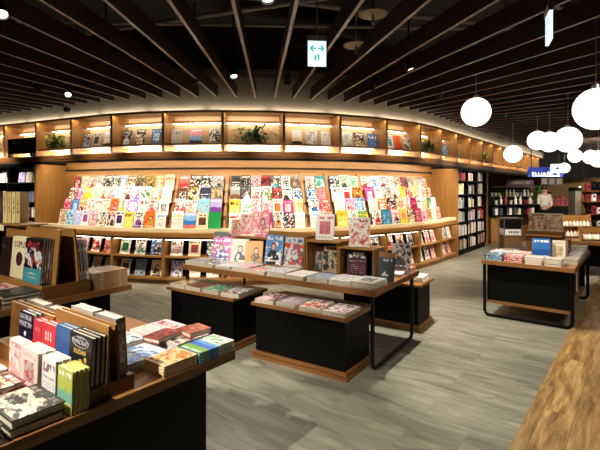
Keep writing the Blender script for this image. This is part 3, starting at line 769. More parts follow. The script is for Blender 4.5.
def stack(fr, x, y, z, w, h, t, n, style, cols, what, where, rz=0, jit=.004, name='magazine', cat='magazine', group=None, seed=0):
    rg = random.Random(hash_(what+where)+seed)
    for i in range(n):
        o = bpy.data.objects.new(name, flat_mesh(style, w, h, t)); COL.objects.link(o); paint(o, *cols.split('/'))
        q = fr.w(x+rg.uniform(-jit, jit), y+rg.uniform(-jit, jit), z+.0008+i*(t+.0004))
        o.matrix_world = Matrix.Translation(q) @ Matrix.Rotation(fr.a+rz+rg.uniform(-1, 1)*jit*4, 4, 'Z')
        pl = poslabel(i, n)
        tag(o, f'{what}, {pl} stack {where}' if pl else f'{what} lying {where}', cat, group)
    return z+n*(t+.0004)
def hash_(s): return sum((i+1)*ord(c) for i, c in enumerate(s))
def stand(fr, x, y, z, rz, tilt, st, w, h, t, cols, label, name='book', cat='book', group=None, parts=True):
    f = parts_book if parts else small_book
    return f(name, st, w, h, t, cols.split('/'), label, cat, group, MW(fr.w(x, y, z+.001), fr.a+R_(rz), R_(tilt)))

# ---- bench stacks
gb = 'magazine stacks on the benches'
c1 = ['maroon/pink/white', 'grey/silver/pink', 'white/coral/black', 'white/pink/black']; n1 = ['maroon magazine', 'grey magazine with pale cover', 'white magazine with orange pictures', 'white magazine with pink pictures']
for i in range(4):
    stack(FC, B1[0]+.14+i*.25, B1[2]+.16, .52, .215, .28, .009, 4, 'PBBB'[i], c1[i], n1[i], 'on the front right bench', R_((2, -3, 4, -2)[i]), group=gb)
c2 = ['olive/tan/black', 'brown/maroon/black', 'charcoal/green/silver', 'grey/maroon/white']; n2 = ['olive magazine', 'brown and maroon magazine', 'charcoal magazine with green pictures', 'grey magazine with maroon pictures']
for i in range(4):
    stack(FC, B2[0]+.14+i*.25, B2[2]+.16, .52, .215, .28, .01, 4, 'BBBB'[i], c2[i], n2[i], 'on the left bench', R_((3, -2, 3, 6)[i]), group=gb)
stack(FC, B3[1]-.13, B3[3]-.2, .52, .2, .27, .013, 4, 'T', 'white/cream/grey', 'white magazine', 'on the rearmost bench', .05, group=gb)

# ---- middle table: front row of flat stacks
gm = 'flat magazine stacks along the front of the middle table'
fc = [('T', 'grey/white/pink', 'grey magazine with white lettering'), ('P', 'grey/charcoal/white', 'grey magazine with dark portrait'), ('T', 'silver/coral/white', 'silver magazine with coral lettering'), ('B', 'silver/pink/grey', 'silver magazine with pink pictures'),
      ('P', 'grey/coral/white', 'grey magazine with coral portrait'), ('K', 'silver/grey/white', 'silver magazine with grey picture'), ('T', 'white/cream/grey', 'white magazine with cream lettering'), ('B', 'grey/silver/sky', 'grey magazine with silver pictures'),
      ('T', 'white/lavender/grey', 'white magazine with lavender lettering'), ('K', 'white/silver/charcoal', 'white magazine with silver picture')]
for i, (st, cs, wt) in enumerate(fc):
    stack(FC, -2.27+i*.238, .165, TZ, .215, .28, .009, (5, 4, 4, 5, 4, 5, 4, 4, 5, 6)[i], st, cs, wt, 'along the middle table front', R_((4, -3, 2, 5, -2, 3, -4, 2, 3, -2)[i]), group=gm)
stack(FC, -.12, 1.0, TZ, .2, .27, .01, 4, 'T', 'coral/pink/white', 'coral pink magazine', 'at the back right corner of the middle table', .05, group=gm)
stack(FC, -.13, .755, TZ, .2, .19, .01, 3, 'K', 'white/cream/grey', 'cream and white magazine', 'behind the charcoal notebook', .1, group=gm)
stack(FC, -2.28, .51, TZ, .215, .2, .009, 4, 'B', 'silver/white/olive', 'silver magazine with olive pictures', 'far left on the middle table', .1, group=gm)

# ---- middle table: open oak boxes and an easel that carry the standing magazines
def open_box(fr, x, y, z, w, d, h, label, th=.015, rz=0):
    b = empty('display_box', label, 'display box', fr.w(x, y, z), fr.a+R_(rz), 'open oak boxes on the middle table')
    mb = MB(); mb.box(-w/2, w/2, 0, d, h-th, h); mb.build('top_board', M['oak'], b)
    mb = MB(); mb.box(-w/2, w/2, 0, d, 0, th); mb.build('bottom_board', M['oak'], b)
    for sx in (-1, 1):
        mb = MB(); mb.box(sx*w/2-(th if sx > 0 else 0), sx*w/2+(th if sx < 0 else 0), 0, d, th, h-th); mb.build('side_board', M['oak'], b)
    mb = MB(); mb.box(-w/2+th, w/2-th, d-.012, d-.002, th, h-th); mb.build('back_board', M['dark'], b)
    return b
open_box(FC, -.745, .36, TZ, .38, .3, .34, 'open oak box on the middle table carrying the white book with a red square')
open_box(FC, -.362, .36, TZ, .38, .28, .30, 'open oak box on the middle table carrying the white leaf-print book')
open_box(FC, -1.88, .62, TZ, .50, .3, .285, 'open oak box on the middle table carrying the pink portrait magazine')
open_box(FC, -2.2, .66, TZ, .13, .28, .25, 'narrow oak box at the left of the middle table under a cream magazine')
ez = empty('book_easel', 'oak easel on the middle table holding the blue sky and car magazines', 'easel', FC.w(-1.22, .45, TZ), FC.a)
mb = MB(); T_ = Matrix.Translation((0, -.06, .05)) @ Matrix.Rotation(R_(-12), 4, 'X'); mb.box(-.28, .28, 0, .014, 0, .36, 0, T_); mb.build('back_panel', M['oak'], ez)
mb = MB(); mb.box(-.28, .28, -.115, -.02, 0, .045); mb.build('ledge', M['oak'], ez)
mb = MB(); mb.box(.264, .28, -.10, .12, .0451, .37); mb.build('side_board', M['oak'], ez)
mb = MB(); mb.box(-.27, .27, .10, .115, 0, .33); mb.build('rear_panel', M['oak_dark'], ez)
gs = 'standing magazines on the middle table'
stand(FC, -1.355, .355, TZ+.046, 5, 11, 'P', .225, .32, .010, '5d93cc/26303c/white', 'blue sky magazine with a small figure, on the easel of the middle table', 'magazine', 'magazine', gs)
stand(FC, -1.095, .355, TZ+.046, 5, 11, 'B', .225, .31, .010, 'd8e0e4/d9532c/4f6fa0', 'white and orange car magazine, on the easel of the middle table', 'magazine', 'magazine', gs)
stand(FC, -2.13, .37, TZ, 24, 16, 'P', .225, .29, .02, 'c44fb0/2c3f9c/white', 'purple magazine with a figure in blue, leaning on the middle table', 'magazine', 'magazine', gs)
stand(FC, -1.86, .37, TZ, 24, 16, 'P', .21, .29, .02, 'b9c0ac/17191b/white', 'pale green magazine with a dark-haired woman in black on the middle table', 'magazine', 'magazine', gs)
stand(FC, -1.64, .37, TZ, 24, 15, 'P', .20, .28, .02, 'ec9a3c/5a4632/gold', 'orange magazine with a portrait at its right, leaning on the middle table', 'magazine', 'magazine', gs)
stand(FC, -2.28, .50, TZ+.0385, 24, 14, 'B', .19, .30, .02, 'charcoal/silver/black', 'black and white patterned magazine at the left end of the middle table', 'magazine', 'magazine', gs)
stand(FC, -2.225, .72, TZ+.25, 10, 12, 'P', .13, .23, .03, 'cream/pink/coral', 'cream and pink magazine on the narrow oak box', 'magazine', 'magazine', gs)
stand(FC, -2.02, .70, TZ+.285, 20, 12, 'B', .17, .27, .03, 'f0dcc4/d98c94/c9596a', 'cream magazine with pink flowers, left of the pink portrait one', 'magazine', 'magazine', gs)
stand(FC, -1.80, .70, TZ+.285, 20, 12, 'P', .22, .30, .035, 'e68aa8/c95a7c/f4d9c0', 'pink magazine with a fair-haired portrait on the left oak box', 'magazine', 'magazine', gs)
stand(FC, -.75, .44, TZ+.34, 18, 14, 'K', .19, .27, .03, 'f3f1ec/d23a50/b02a44', 'white book with a red square picture, on an oak box', 'book', 'book', gs)
stand(FC, -.36, .44, TZ+.30, 18, 14, 'B', .2, .29, .03, 'f4f2ec/e8b7a8/c24a44', 'white book with red and pink leaf prints, on an oak box', 'book', 'book', gs)
stand(FC, -.68, .44, TZ+.016, 8, 12, 'B', .185, .27, .012, 'c7b9a0/2c3a30/8a6a4a', 'beige and black patterned magazine inside the oak box under the red square book', 'magazine', 'magazine', gs)
stand(FC, -.85, .50, TZ+.016, 8, 10, 'B', .11, .25, .012, '3c5c5a/a8b4ac/c2413c', 'teal and grey magazine at the left inside the oak box under the red square book', 'magazine', 'magazine', gs)
stand(FC, -.38, .42, TZ+.016, 16, 14, 'T', .19, .265, .018, '3a2026/e9e4de/b06a72', 'dark maroon magazine with white lettering, inside the right oak box', 'magazine', 'magazine', gs)
nb = stand(FC, -.07, .40, TZ, 4, 16, 'S', .155, .27, .022, '34383c/c9ccd0/c9ccd0', 'charcoal notebook with a brown top band, standing at the right of the middle table', 'notebook', 'notebook', gs)
mb = MB(); mb.box(-.0785, .0785, -.024, .002, .225, .272); mb.build('top_band', plain('brown_cover_band', hx('a06a3a'), .5), nb)
mb = MB(); mb.box(-.035, -.01, -.0232, -.0222, .05, .075); mb.box(-.02, .0, -.0232, -.0222, .06, .09); mb.box(-.0, .02, -.0232, -.0222, .05, .068); mb.build('emblem', M['whiteink'], nb)
stand(FC, -.10, .88, TZ+.042, 14, 10, 'P', .19, .26, .03, 'c9c4c6/6a5a62/3c3036', 'grey portrait magazine near the back right corner of the middle table', 'magazine', 'magazine', gs)
# a steel bookend between the stacks at the right
def easel2(fr, x, y, z, L, wb, hb, h, label, ledge=.06):             # A-shaped wooden book display; its ridge runs along local x
    e = empty('book_easel', label, 'easel', fr.w(x, y, z), fr.a)
    mb = MB(); mb.box(-L, 0, -wb/2, wb/2, 0, hb); mb.build('base_block', M['oak_dark'], e, bevel=.002)
    yb = wb/2-ledge; yt = yb*.62
    for sg_, nm in ((-1, 'front_leaf'), (1, 'back_leaf')):
        mb = MB(); th = .012
        pr = [(sg_*yb, hb), (sg_*(yb-th), hb), (sg_*(yt-th), h), (sg_*yt, h)]
        for i in range(4):
            a, b = pr[i], pr[(i+1) % 4]; mb.quad([(-L, *a), (0, *a), (0, *b), (-L, *b)], 0, [(0, a[1]), (L, a[1]), (L, b[1]), (0, b[1])])
        mb.quad([(0, *p) for p in pr], 1); mb.quad([(-L, *p) for p in pr], 1)
        mb.build(nm, [M['oak'], M['oak_dark']], e)
    mb = MB(); mb.box(-L, 0, -wb/2-.012, -wb/2, 0, hb+.012); mb.build('ledge', M['oak'], e)
    mb = MB(); mb.box(-L+.01, -L+.02, -yb+.015, yb-.015, hb, h-.02); mb.build('end_panel', M['dark'], e)  # dark sheet inside the open end, standing in for the shade there
    return e
# ---- nearest table
ga = 'books standing on the nearest table'; AY = -.69
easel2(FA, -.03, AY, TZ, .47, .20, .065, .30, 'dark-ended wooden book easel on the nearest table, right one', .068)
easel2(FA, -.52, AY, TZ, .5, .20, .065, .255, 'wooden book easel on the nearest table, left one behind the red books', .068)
def row(fr, x1, y, z, w, h, t, n, st, cols, what, tilt=6, dx=0, group=ga, first=None, names=None):
    out = []
    for i in range(n):
        lb = (what if i == 0 else what) if n > 1 else what
        if n > 1 and i > 0: lb = f'{what}, {("second","third","fourth")[i-1]} copy behind'
        if n > 1 and i == 0: lb = f'{what}, front copy'
        out.append(stand(fr, x1-w/2+dx*i, y-(n-1-i)*(t+.001), z, 0, tilt, st, w, h, t, cols, lb, group=group))
    return out
zl_ = TZ+.066
bk = row(FA, -.035, AY-.036, zl_, .185, .20, .02, 3, 'S', '17181a/17181a/17181a', 'black book with gold lettering and a golden face on the nearest table', 3)
text('lettering', 'WARCRAFT', .026, 'silverink', bk[0], (0, -.0212, .165)); text('lettering', 'WORLD OF', .012, 'silverink', bk[0], (0, -.0212, .184)); text('lettering', 'ILLIDAN', .027, 'gilt', bk[0], (0, -.0212, .125))
mb = MB(); mb.tube([(.066*math.cos(i*R_(15)), -.0212, .167+.022*math.sin(i*R_(15))) for i in range(24)], .0012, 6, 0, True); mb.build('title_frame', M['silverink'], bk[0], True)
mb = MB(); mb.ball(.02, 14, 8, 0, (.005, 0, 0)); fo = mb.build('golden_face', M['gilt'], bk[0], True); fo.scale = (1, .12, 1.2); fo.location = (0, -.021, .075)
mb = MB(); mb.ball(.012, 12, 6); fo = mb.build('ornament', M['gilt'], bk[0], True); fo.scale = (1, .1, 1); fo.location = (.045, -.021, .10)
bk = row(FA, -.225, AY-.036, zl_, .165, .19, .02, 2, 'S', '2b5f9c/2b5f9c/2b5f9c', 'plain blue book standing on the nearest table', 3)
scribble(bk[0], -.055, .06, .055, .066, -.0202, 12, 'silverink', 5); scribble(bk[0], .0, .06, .035, .041, -.0202, 8, 'silverink', 6)
bk = row(FA, -.395, AY-.036, zl_, .14, .175, .02, 2, 'S', 'd2434c/d2434c/d2434c', 'coral red book with two pale marks standing on the nearest table', 3)
for sx in (-.025, 0, .025):
    mb = MB(); mb.box(sx-.005, sx+.005, -.0208, -.0202, .12, .138); mb.box(sx-.002, sx+.002, -.0208, -.0202, .114, .12); mb.box(sx-.004, sx+.006, -.0208, -.0202, .098, .114); mb.build('letter', M['whiteink'], bk[0])
bk = row(FA, -.54, AY-.036, zl_, .085, .172, .02, 2, 'S', 'c7414c/e9a0a4/white', 'narrow red book between the navy book and the coral book', 3)
bk = row(FA, -.63, AY-.036, zl_, .15, .19, .022, 2, 'S', '1c1f3c/1c1f3c/1c1f3c', 'navy book with silver author name standing on the nearest table', 3)
text('lettering', 'GEORGE', .034, 'silverink', bk[0], (0, -.0232, .165)); text('lettering', 'MARTIN', .038, 'silverink', bk[0], (0, -.0232, .13))
mb = MB(); mb.ball(.012, 14, 8); fo = mb.build('moon', M['whiteink'], bk[0], True); fo.scale = (1, .1, 1); fo.location = (.0, -.0228, .085)
# books on the far leaf of the easel, spines to the right
for i, (cs, x, w) in enumerate([('8d8a86/e9e6e0/d8702e', -.05, .17), ('b9b4ab/d8702e/white', -.24, .2), ('8a7f78/white/white', -.5, .2), ('a39c90/maroon/white', -.74, .2)]):
    stand(FA, x-w/2, AY+.036, TZ+.066, 180, 3, 'K', w, .25 if i < 2 else .2, .045, cs, ['thick grey and orange book leaning on the far side of the right easel', 'thick pale book on the far side of the right easel, seen by its page edges', 'book on the far side of the left easel, behind the coral books', 'book on the far left side of the left easel'][i], group=ga)
# second row, standing in front of the easel
g_ = row(FA, -.005, -.81, TZ, .118, .168, .016, 4, 'H', 'b8c25a/7fb7a4/e0cf6a', 'yellow-green watercolour book standing nearest the table edge', 2)
row(FA, -.145, -.815, TZ, .12, .175, .03, 2, 'T', 'e9e9e9/7a5a72/8a9aa8', 'white book with letters and a dark sketch beside the watercolour book', 2)
row(FA, -.285, -.815, TZ, .165, .178, .035, 2, 'K', 'f0d9d4/b9b0a8/c2333c', 'white and pink book with a red picture on the nearest table', 2)
row(FA, -.455, -.84, TZ, .14, .182, .04, 1, 'B', 'f4ece8/e8b9b4/c98a8a', 'blank-looking white and pink book at the left edge of the picture', 2)
# flat piles
gp = 'flat piles on the nearest table'
def npile(x, y, w, h, t, n, st, cs, what, where, rz=0): stack(FA, x, y, TZ, w, h, t, n, st, cs, what, where, R_(rz), .0025, 'book', 'book', gp)
npile(-.135, -.99, .25, .185, .033, 2, 'B', '2a2724/c9bfae/8a8478', 'thick dark book with a pale cover picture', 'before the watercolour book')
npile(-.14, -1.20, .26, .19, .022, 3, 'S', '4a4644/3a3634/55504c', 'thick dark grey book', 'in the bottom left corner of the picture')
npile(-.36, -1.03, .15, .21, .02, 4, 'B', '7a2a35/e9d9a0/f0e4d0', 'maroon and cream book', 'just left of the thick dark book pile')
npile(-.36, -1.25, .16, .2, .02, 4, 'B', 'b8703a/e0a868/e9d9c0', 'orange-brown book', 'behind the dark grey pile at the left edge')
npile(-.55, -1.03, .16, .21, .022, 4, 'T', 'f0e6e2/d08a98/8a3a44', 'white book with pink marks', 'left of the maroon pile')
npile(-.74, -1.0, .16, .21, .022, 4, 'S', 'c7222c/d8464c/white', 'bright red book', 'at the left frame edge behind the white pile')
npile(-.085, -.36, .16, .195, .0135, 4, 'B', 'e9cf9c/cc8a4a/a84a34', 'cream book with orange pictures', 'right of the near easel', 180)
npile(-.085, -.185, .165, .13, .0135, 4, 'H', '78b04a/2f6fd0/4fa8e0', 'blue and green picture book', 'beside the cream pile', 180)
npile(-.085, -.06, .165, .105, .0135, 4, 'B', 'e6ebe4/4fa06a/9ab4a4', 'white and green book', 'at the corner of the nearest table')
npile(-.29, -.42, .2, .26, .0135, 3, 'B', 'e6ebf4/5f88c8/c9d4e8', 'white and blue book', 'behind the cream pile')
npile(-.28, -.13, .19, .22, .0135, 4, 'B', 'dfe0dc/2b2d30/c9a890', 'white book with black patterns', 'behind the blue and green pile')
npile(-.52, -.12, .2, .25, .0135, 4, 'T', 'f0dcdc/c2414a/e9a0a4', 'pale pink book with red lettering', 'at nearest table far corner')
npile(-.52, -.40, .2, .25, .0135, 4, 'B', 'f2f0ea/9aa8c4/4f6fa0', 'white picture book', 'behind the near right easel')
zt = TZ+4*.0139
stack(FA, -.34, -.22, zt, .12, .17, .025, 1, 'B', '8a2a2c/2a2020/c9503c', 'red and black book with pale pages', 'on top of the black-patterned pile', R_(8), .001, 'book', 'book', gp)
stack(FA, -.27, -.06, zt, .13, .14, .028, 1, 'B', 'a8452c/7a2a22/d8885a', 'rust-red book', 'on top of the black-patterned pile beside the red and black one', R_(-6), .001, 'book', 'book', gp)
# ---- second table
gB = 'books standing on the second table'; BY = -.57
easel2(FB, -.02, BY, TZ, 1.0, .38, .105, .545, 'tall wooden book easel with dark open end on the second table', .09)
zb = TZ+.106
def rowB(x1, w, h, t, n, st, cs, what): return row(FB, x1, BY-.104, zb, w, h, t, n, st, cs, what, 5, group=gB)
bk = rowB(-.09, .30, .36, .02, 4, 'B', '17191b/c9d4d4/b8483c', 'black art book with a red title and teal band')
mb = MB(); mb.box(-.151, .151, -.0215, -.0203, 0, .12); mb.build('teal_band', plain('teal_paper_band', hx('3a93a4'), .5), bk[0])
scribble(bk[0], -.10, .10, .275, .325, -.0202, 7, 'redink', 8); scribble(bk[0], -.08, .08, .075, .09, -.0216, 10, 'whiteink', 9); scribble(bk[0], -.08, .08, .045, .055, -.0216, 12, 'whiteink', 10)
bk = rowB(-.405, .30, .35, .026, 2, 'S', 'efe2b8/efe2b8/efe2b8', 'cream book with a dark red crest, second table')
text('lettering', 'LUPUS', .075, 'darkink', bk[0], (0, -.0272, .285))
mb = MB()
for i in range(9):
    a = i*R_(40); mb.ball(.026, 10, 6, 0, (.036*math.cos(a), 0, .036*math.sin(a)))
mb.ball(.03, 12, 8); fo = mb.build('crest', M['maroon'], bk[0], True); fo.scale = (1, .05, 1); fo.location = (0, -.0265, .165)
rowB(-.72, .21, .33, .026, 2, 'S', '2a1d1c/6a3a34/8a5a4a', 'dark brown book left of the cream crest book')
for i, (cs, x) in enumerate([('e4e0d6/2a2a2a/2a2a2a', -.03), ('d8d4ca/3a3a3a/3a3a3a', -.28)]):
    for k in range(3):
        stand(FB, x-.11, BY+.104+(2-k)*.028, zb, 180, 5, 'K',   .21, .34, .026, cs, f'white and black book behind the tall easel, {("outermost","middle","innermost")[k]} of the {("right","left")[i]} three', group=gB)
mb_ = 'flat piles on the second table'
def bp(x, y, w, h, t, n, st, cs, what, where, rz=0): return stack(FB, x, y, TZ, w, h, t, n, st, cs, what, where, R_(rz), .002, 'book', 'book', mb_)
bp(-.17, -.19, .28, .33, .024, 6, 'S', 'b9916c/e9dcc0/5a3a2c', 'thick brown boxed book', 'at the right end of the second table', 180)
bp(-.15, -.91, .26, .27, .03, 3, 'S', '2b2a2a/5a5450/3a3634', 'black book', 'in front of the tall easel on the second table')
bp(-.15, -1.22, .26, .29, .026, 4, 'S', 'd9b45a/8a6a34/a8884a', 'yellow-brown book', 'at the left edge on the second table')
bp(-.5, -.91, .26, .25, .024, 3, 'T', 'e0c9c4/a8343c/c9a8a4', 'pale book with red lettering', 'behind the black pile')
# big upright books on the ridge of the tall easel
mb = MB(); tbd = empty('shelf_board', 'narrow board across the top of the tall easel carrying upright books', 'board', FB.w(-.75, BY, TZ+.546), FB.a)
mb.box(-.40, .15, -.12, .12, 0, .012); mb.build('board', M['oak'], tbd)
for i, c in enumerate(['2c2a2a', 'd9c489', 'cdb87c', 'd9c489', 'c9b070']):
    o = bpy.data.objects.new('book', spine_mesh(.15, .285, .034)); COL.objects.link(o); paint(o, c, '5a4a2a', '5a4a2a')
    o.matrix_world = MW(FB.w(-.97, BY-.01, TZ+.559)+Vector((-.085+i*.04, -.07+.0*i, 0)), R_(3), 0, 0)
    tag(o, ['black upright book', 'first yellow-beige upright book', 'second yellow-beige upright book', 'third yellow-beige upright book', 'last yellow-beige upright book'][i]+' on the board above the tall easel', 'book', 'upright books above the tall easel')

# ---- right table
gr = 'books on the right table'
def rp(x, y, w, h, t, n, st, cs, what, where, rz=0): return stack(FRt, x, y, ZR, w, h, t, n, st, cs, what, where, R_(rz), .003, 'book', 'book', gr)
rp(-.86, .13, .2, .21, .027, 3, 'B', '26324c/8fd4e4/e8f0f0', 'navy and pale blue book', 'at right table front left', 90)
rp(-.64, .13, .2, .22, .027, 3, 'B', 'a8232c/f0d4d0/f2eee8', 'red and white book', 'right of the navy pile', 90)
rp(-.42, .13, .18, .22, .027, 3, 'T', 'ece2d4/c9a8a0/8a5a54', 'cream book with pink pages', 'at right table front middle')
rp(-.22, .13, .17, .22, .027, 3, 'T', 'd9cfc0/a89a8a/8a5a54', 'beige book', 'at right table front, right')
rp(-.86, .42, .22, .26, .02, 4, 'B', 'e8eef0/8fd4e4/e06a4a', 'white and cyan book', 'behind the navy pile')
rp(-.62, .44, .22, .26, .02, 4, 'B', 'f0e6dc/e88a5a/f2c8a8', 'white and orange book', 'right of the cyan pile')
rp(-.86, .76, .22, .26, .02, 3, 'B', 'e9dcc8/d86a4a/f0c9a0', 'cream and coral book', 'at the far left of the right table')
rp(-.072, .42, .14, .24, .014, 4, 'B', 'cfc4ac/8a8478/4a4438', 'cream magazine-like book', 'at right table edge, nearest')
rp(-.072, .70, .14, .24, .014, 5, 'B', 'c9c4bc/5a5a6a/3a3a4a', 'grey and slate book', 'at right table edge, second')
rp(-.072, .98, .14, .24, .014, 5, 'T', 'd8c9b4/b0623a/8a4a2c', 'tan book with rust lettering', 'at right table edge, third')
rp(-.072, 1.26, .14, .24, .014, 5, 'B', 'c4b8a0/6a7a5a/8a8474', 'olive and tan book', 'at right table edge, fourth')
rp(-.12, 1.56, .2, .26, .012, 7, 'T', 'ccc8ac/8a9a7a/6a6a5a', 'pale green book', 'at the far right corner')
stand(FRt, -.40, .42, ZR, 14, 12, 'H', .2, .27, .02, '2f6fb4/1f4f94/b9d4e4', 'blue sea and sky book standing on the right table', group=gr)
stand(FRt, -.225, .53, ZR, 8, 8, 'K', .14, .25, .02, 'e4ddcc/c9b894/8a7a5a', 'cream book with a pale frame standing right of the blue sea book', group=gr)
tw = empty('display_tower', 'brown wooden display block in the middle of the right table carrying two pale prints', 'display stand', FRt.w(-.42, .78, ZR), FRt.a)
mb = MB(); mb.box(-.22, .20, 0, .3, 0, .33); mb.build('block', M['oak_dark'], tw, bevel=.003)
mb = MB(); mb.box(-.22, .20, -.06, 0, .27, .285); mb.build('ledge', M['oak'], tw)
for i, (x, lb) in enumerate([(-.54, 'left pale book with a brown round pattern atop the display block'), (-.34, 'right pale book with a brown round pattern atop the display block')]):
    stand(FRt, x+.02, .85, ZR+.331, 8, 6, 'B', .2, .235, .02, ('cabfa4/a8754f/8a5a3c', 'c4baa0/b08a68/9a6a4a')[i], lb, group=gr)
for i in range(3):
    o = bpy.data.objects.new('book', spine_mesh(.15, .23, .02)); COL.objects.link(o); paint(o, ['b4502c', 'd8c9b4', '8a3a24', '3a3a3c'][i], 'cream', 'cream')
    o.matrix_world = MW(FRt.w(-.203+i*.022, .86, ZR+.0008), FRt.a)
    tag(o, ['rust-orange', 'cream', 'dark red', 'charcoal'][i]+' upright book right of the display block on the right table', 'book', gr)
hd = empty('magazine_holder', 'black wire holder with dark notebooks behind the orange books on the right table', 'holder', FRt.w(-.31, 1.24, ZR), FRt.a)
mb = MB(); mb.box(-.09, .07, 0, .004, 0, .3); mb.box(-.09, .07, -.12, .0, 0, .004); mb.build('bracket', M['blackmetal'], hd)
for i in range(3):
    stand(FRt, -.32+.004*i, 1.24-.018-i*.03, ZR+.005, 0, 3, 'S', .14, .26, .024, ['3c4048/5a6068/5a6068', '4a4438/8a7a5a/8a7a5a', '6a6a70/3a3a40/3a3a40'][i], ['slate', 'olive', 'grey'][i]+' notebook in the black holder on the right table', 'notebook', 'notebook', gr)
# things on its side shelves
for i in range(7):
    o = bpy.data.objects.new('book', spine_mesh(.17, .3 if i % 2 else .26, .035)); COL.objects.link(o); paint(o, ['cream', 'brown', 'grey', 'tan', 'charcoal', 'cream', 'maroon'][i], 'charcoal', 'charcoal')
    o.matrix_world = Matrix.Translation(FRt.w(-.10, .3+i*.19, .2008)) @ Matrix.Rotation(FRt.a+R_(90), 4, 'Z')
    tag(o, ['cream', 'brown', 'grey', 'tan', 'charcoal', 'pale cream', 'maroon'][i]+f' book standing in the open side of the right table, {ordi(i+1)} from the front', 'book', 'books in the side of the right table')
# ================================================================== BEYOND: tables, cafe counter, a person
# table with little bottles in wooden racks
FT = Fr(*PD(560, 243, 8.2).xy, -38)
t2 = empty('display_table', 'far table at the right edge with wooden racks of small bottles', 'table', FT.o, FT.a)
z2 = CAMZ-(240-H)*8.2/F
mb = MB(); mb.box(0, 1.7, 0, 1.0, z2-.06, z2); mb.build('table_top', M['table_wood'], t2)
mb = MB(); mb.box(.06, 1.64, .1, .92, .18, z2-.06); mb.build('body_panel', M['black'], t2)
loop_leg(t2, .12, .05, .95, z2-.06, .02); loop_leg(t2, 1.58, .05, .95, z2-.06, .02)
def bottle_rack(x, y, z, w, rows, n, label, base):
    r = empty('bottle_rack', label, 'rack', FT.w(x, y, z), FT.a+R_(38))
    mb = MB(); T_ = Matrix.Rotation(R_(-14), 4, 'X'); H_ = rows*.2+.04
    mb.box(-w/2, w/2, 0, .015, 0, H_, 0, T_); mb.build('back_board', M['oak'], r)
    for sx in (-1, 1):
        mb = MB(); mb.box(sx*w/2-.012, sx*w/2+.012, -.07, .02, 0, H_, 0, T_); mb.build('side_board', M['oak'], r)
    for k in range(rows):
        mb = MB(); mb.box(-w/2+.013, w/2-.013, -.07, 0, k*.2, k*.2+.012, 0, T_); mb.build('shelf', M['oak'], r)
    for k in range(rows):
        for i in range(n):
            p = FT.w(x, y, z)+(Matrix.Rotation(FT.a+R_(38), 3, 'Z') @ (T_.to_3x3() @ Vector((-w/2+.04+(w-.08)*i/(n-1), -.035, k*.2+.0125))))
            b = bpy.data.objects.new('bottle', bottle_me[(i+k) % 3 != 0]); COL.objects.link(b)
            b.location = p; b.rotation_euler = (R_(-14), 0, FT.a+R_(38)); b.rotation_euler = (Matrix.Rotation(FT.a+R_(38), 3, 'Z') @ Matrix.Rotation(R_(-14), 3, 'X')).to_euler()
            tag(b, f'small pale bottle, {ordi(i+1)} from the left in the {("lower","upper")[k] if rows == 2 else "only"} row of the {base}', 'bottle', 'bottles in the wooden racks')
bottle_me = {}
for k, m in ((True, 'whitecard'), (False, 'cream')):
    mb = MB(); mb.lathe([(0, 0), (.024, 0), (.026, .01), (.026, .075), (.010, .095), (.010, .105)], 12, 0); mb.lathe([(.013, .105), (.013, .135), (0, .135)], 10, 1)
    bottle_me[k] = mb.mesh('bottle', [M[m], M['oak'] if k else M['red']], True)
cx = FT.w(.45, .55, 0)
bottle_rack(.2, .62, z2+.008, .56, 2, 8, 'larger wooden rack with two rows of small bottles on the far table', 'larger rack')
bottle_rack(.52, .24, z2+.008, .5, 1, 9, 'smaller wooden rack with small bottles at the front of the far table', 'smaller rack')
# cafe counter beyond the black bookcase
FK = Fr(*PD(491, 244, 12.4).xy, -38+52-0)                             # its front runs to the right and slightly away
kc = empty('cafe_counter', 'wooden cafe counter with a dark display case, right of the black bookcase', 'counter', PD(491, 244, 12.55).xy.to_3d(), R_(18))
mb = MB(); mb.box(0, .42, 0, .8, 0, .78); mb.build('end_cabinet', M['oak'], kc)
mb = MB(); mb.box(.42, 1.75, .25, .8, 0, .78); mb.build('front_panel', M['oak_dark'], kc)
mb = MB(); mb.box(0, 1.75, -.06, .8, .78, .82); mb.build('worktop', M['black'], kc)
mb = MB(); mb.box(0, 1.75, .44, .46, .82, 1.32); mb.build('case_back', M['black'], kc)
mb = MB(); mb.box(0, 1.75, -.05, .44, 1.10, 1.12); mb.build('case_shelf', M['blackmetal'], kc)
for x in (.0, .505, 1.165, 1.73):
    mb = MB(); mb.box(x, x+.02, -.05, .44, .82, 1.10); mb.build('case_post', M['blackmetal'], kc)
KA = R_(18); KO = kc.location
def kw(x, y, z): return KO+Vector((x*math.cos(KA)-y*math.sin(KA), x*math.sin(KA)+y*math.cos(KA), z))
def kitem(name, prof, m, x, y, z, label, cat, grp='things on the cafe counter'):
    mb = MB(); mb.lathe(prof, 14); o = mb.build(name, M[m], smooth=True); o.location = kw(x, y, z); return tag(o, label, cat, grp)
rg = random.Random(5)
bagc = ['steel', 'whitecard', 'steel', 'cream', 'whitecard', 'steel', 'cream', 'whitecard', 'red', 'cream']
for i in range(10):
    x = .1+i*.165; w = .1; h = rg.uniform(.2, .26)
    mb = MB(); mb.box(-w/2, w/2, -.05, .05, 0, h*.8); mb.quad([(-w/2, -.05, h*.8), (w/2, -.05, h*.8), (w/2, 0, h), (-w/2, 0, h)]); mb.quad([(-w/2, .05, h*.8), (w/2, .05, h*.8), (w/2, 0, h), (-w/2, 0, h)])
    o = mb.build('coffee_bag', M[bagc[i]]); o.location = kw(x, .12, .8205); o.rotation_euler = (0, 0, KA)
    tag(o, f'{["steel-grey","white","steel-grey","cream","white","steel-grey","cream","white","dark red","cream"][i]} coffee bag, {ordi(i+1)} from the left in the dark display case', 'coffee bag', 'bags in the cafe display case')
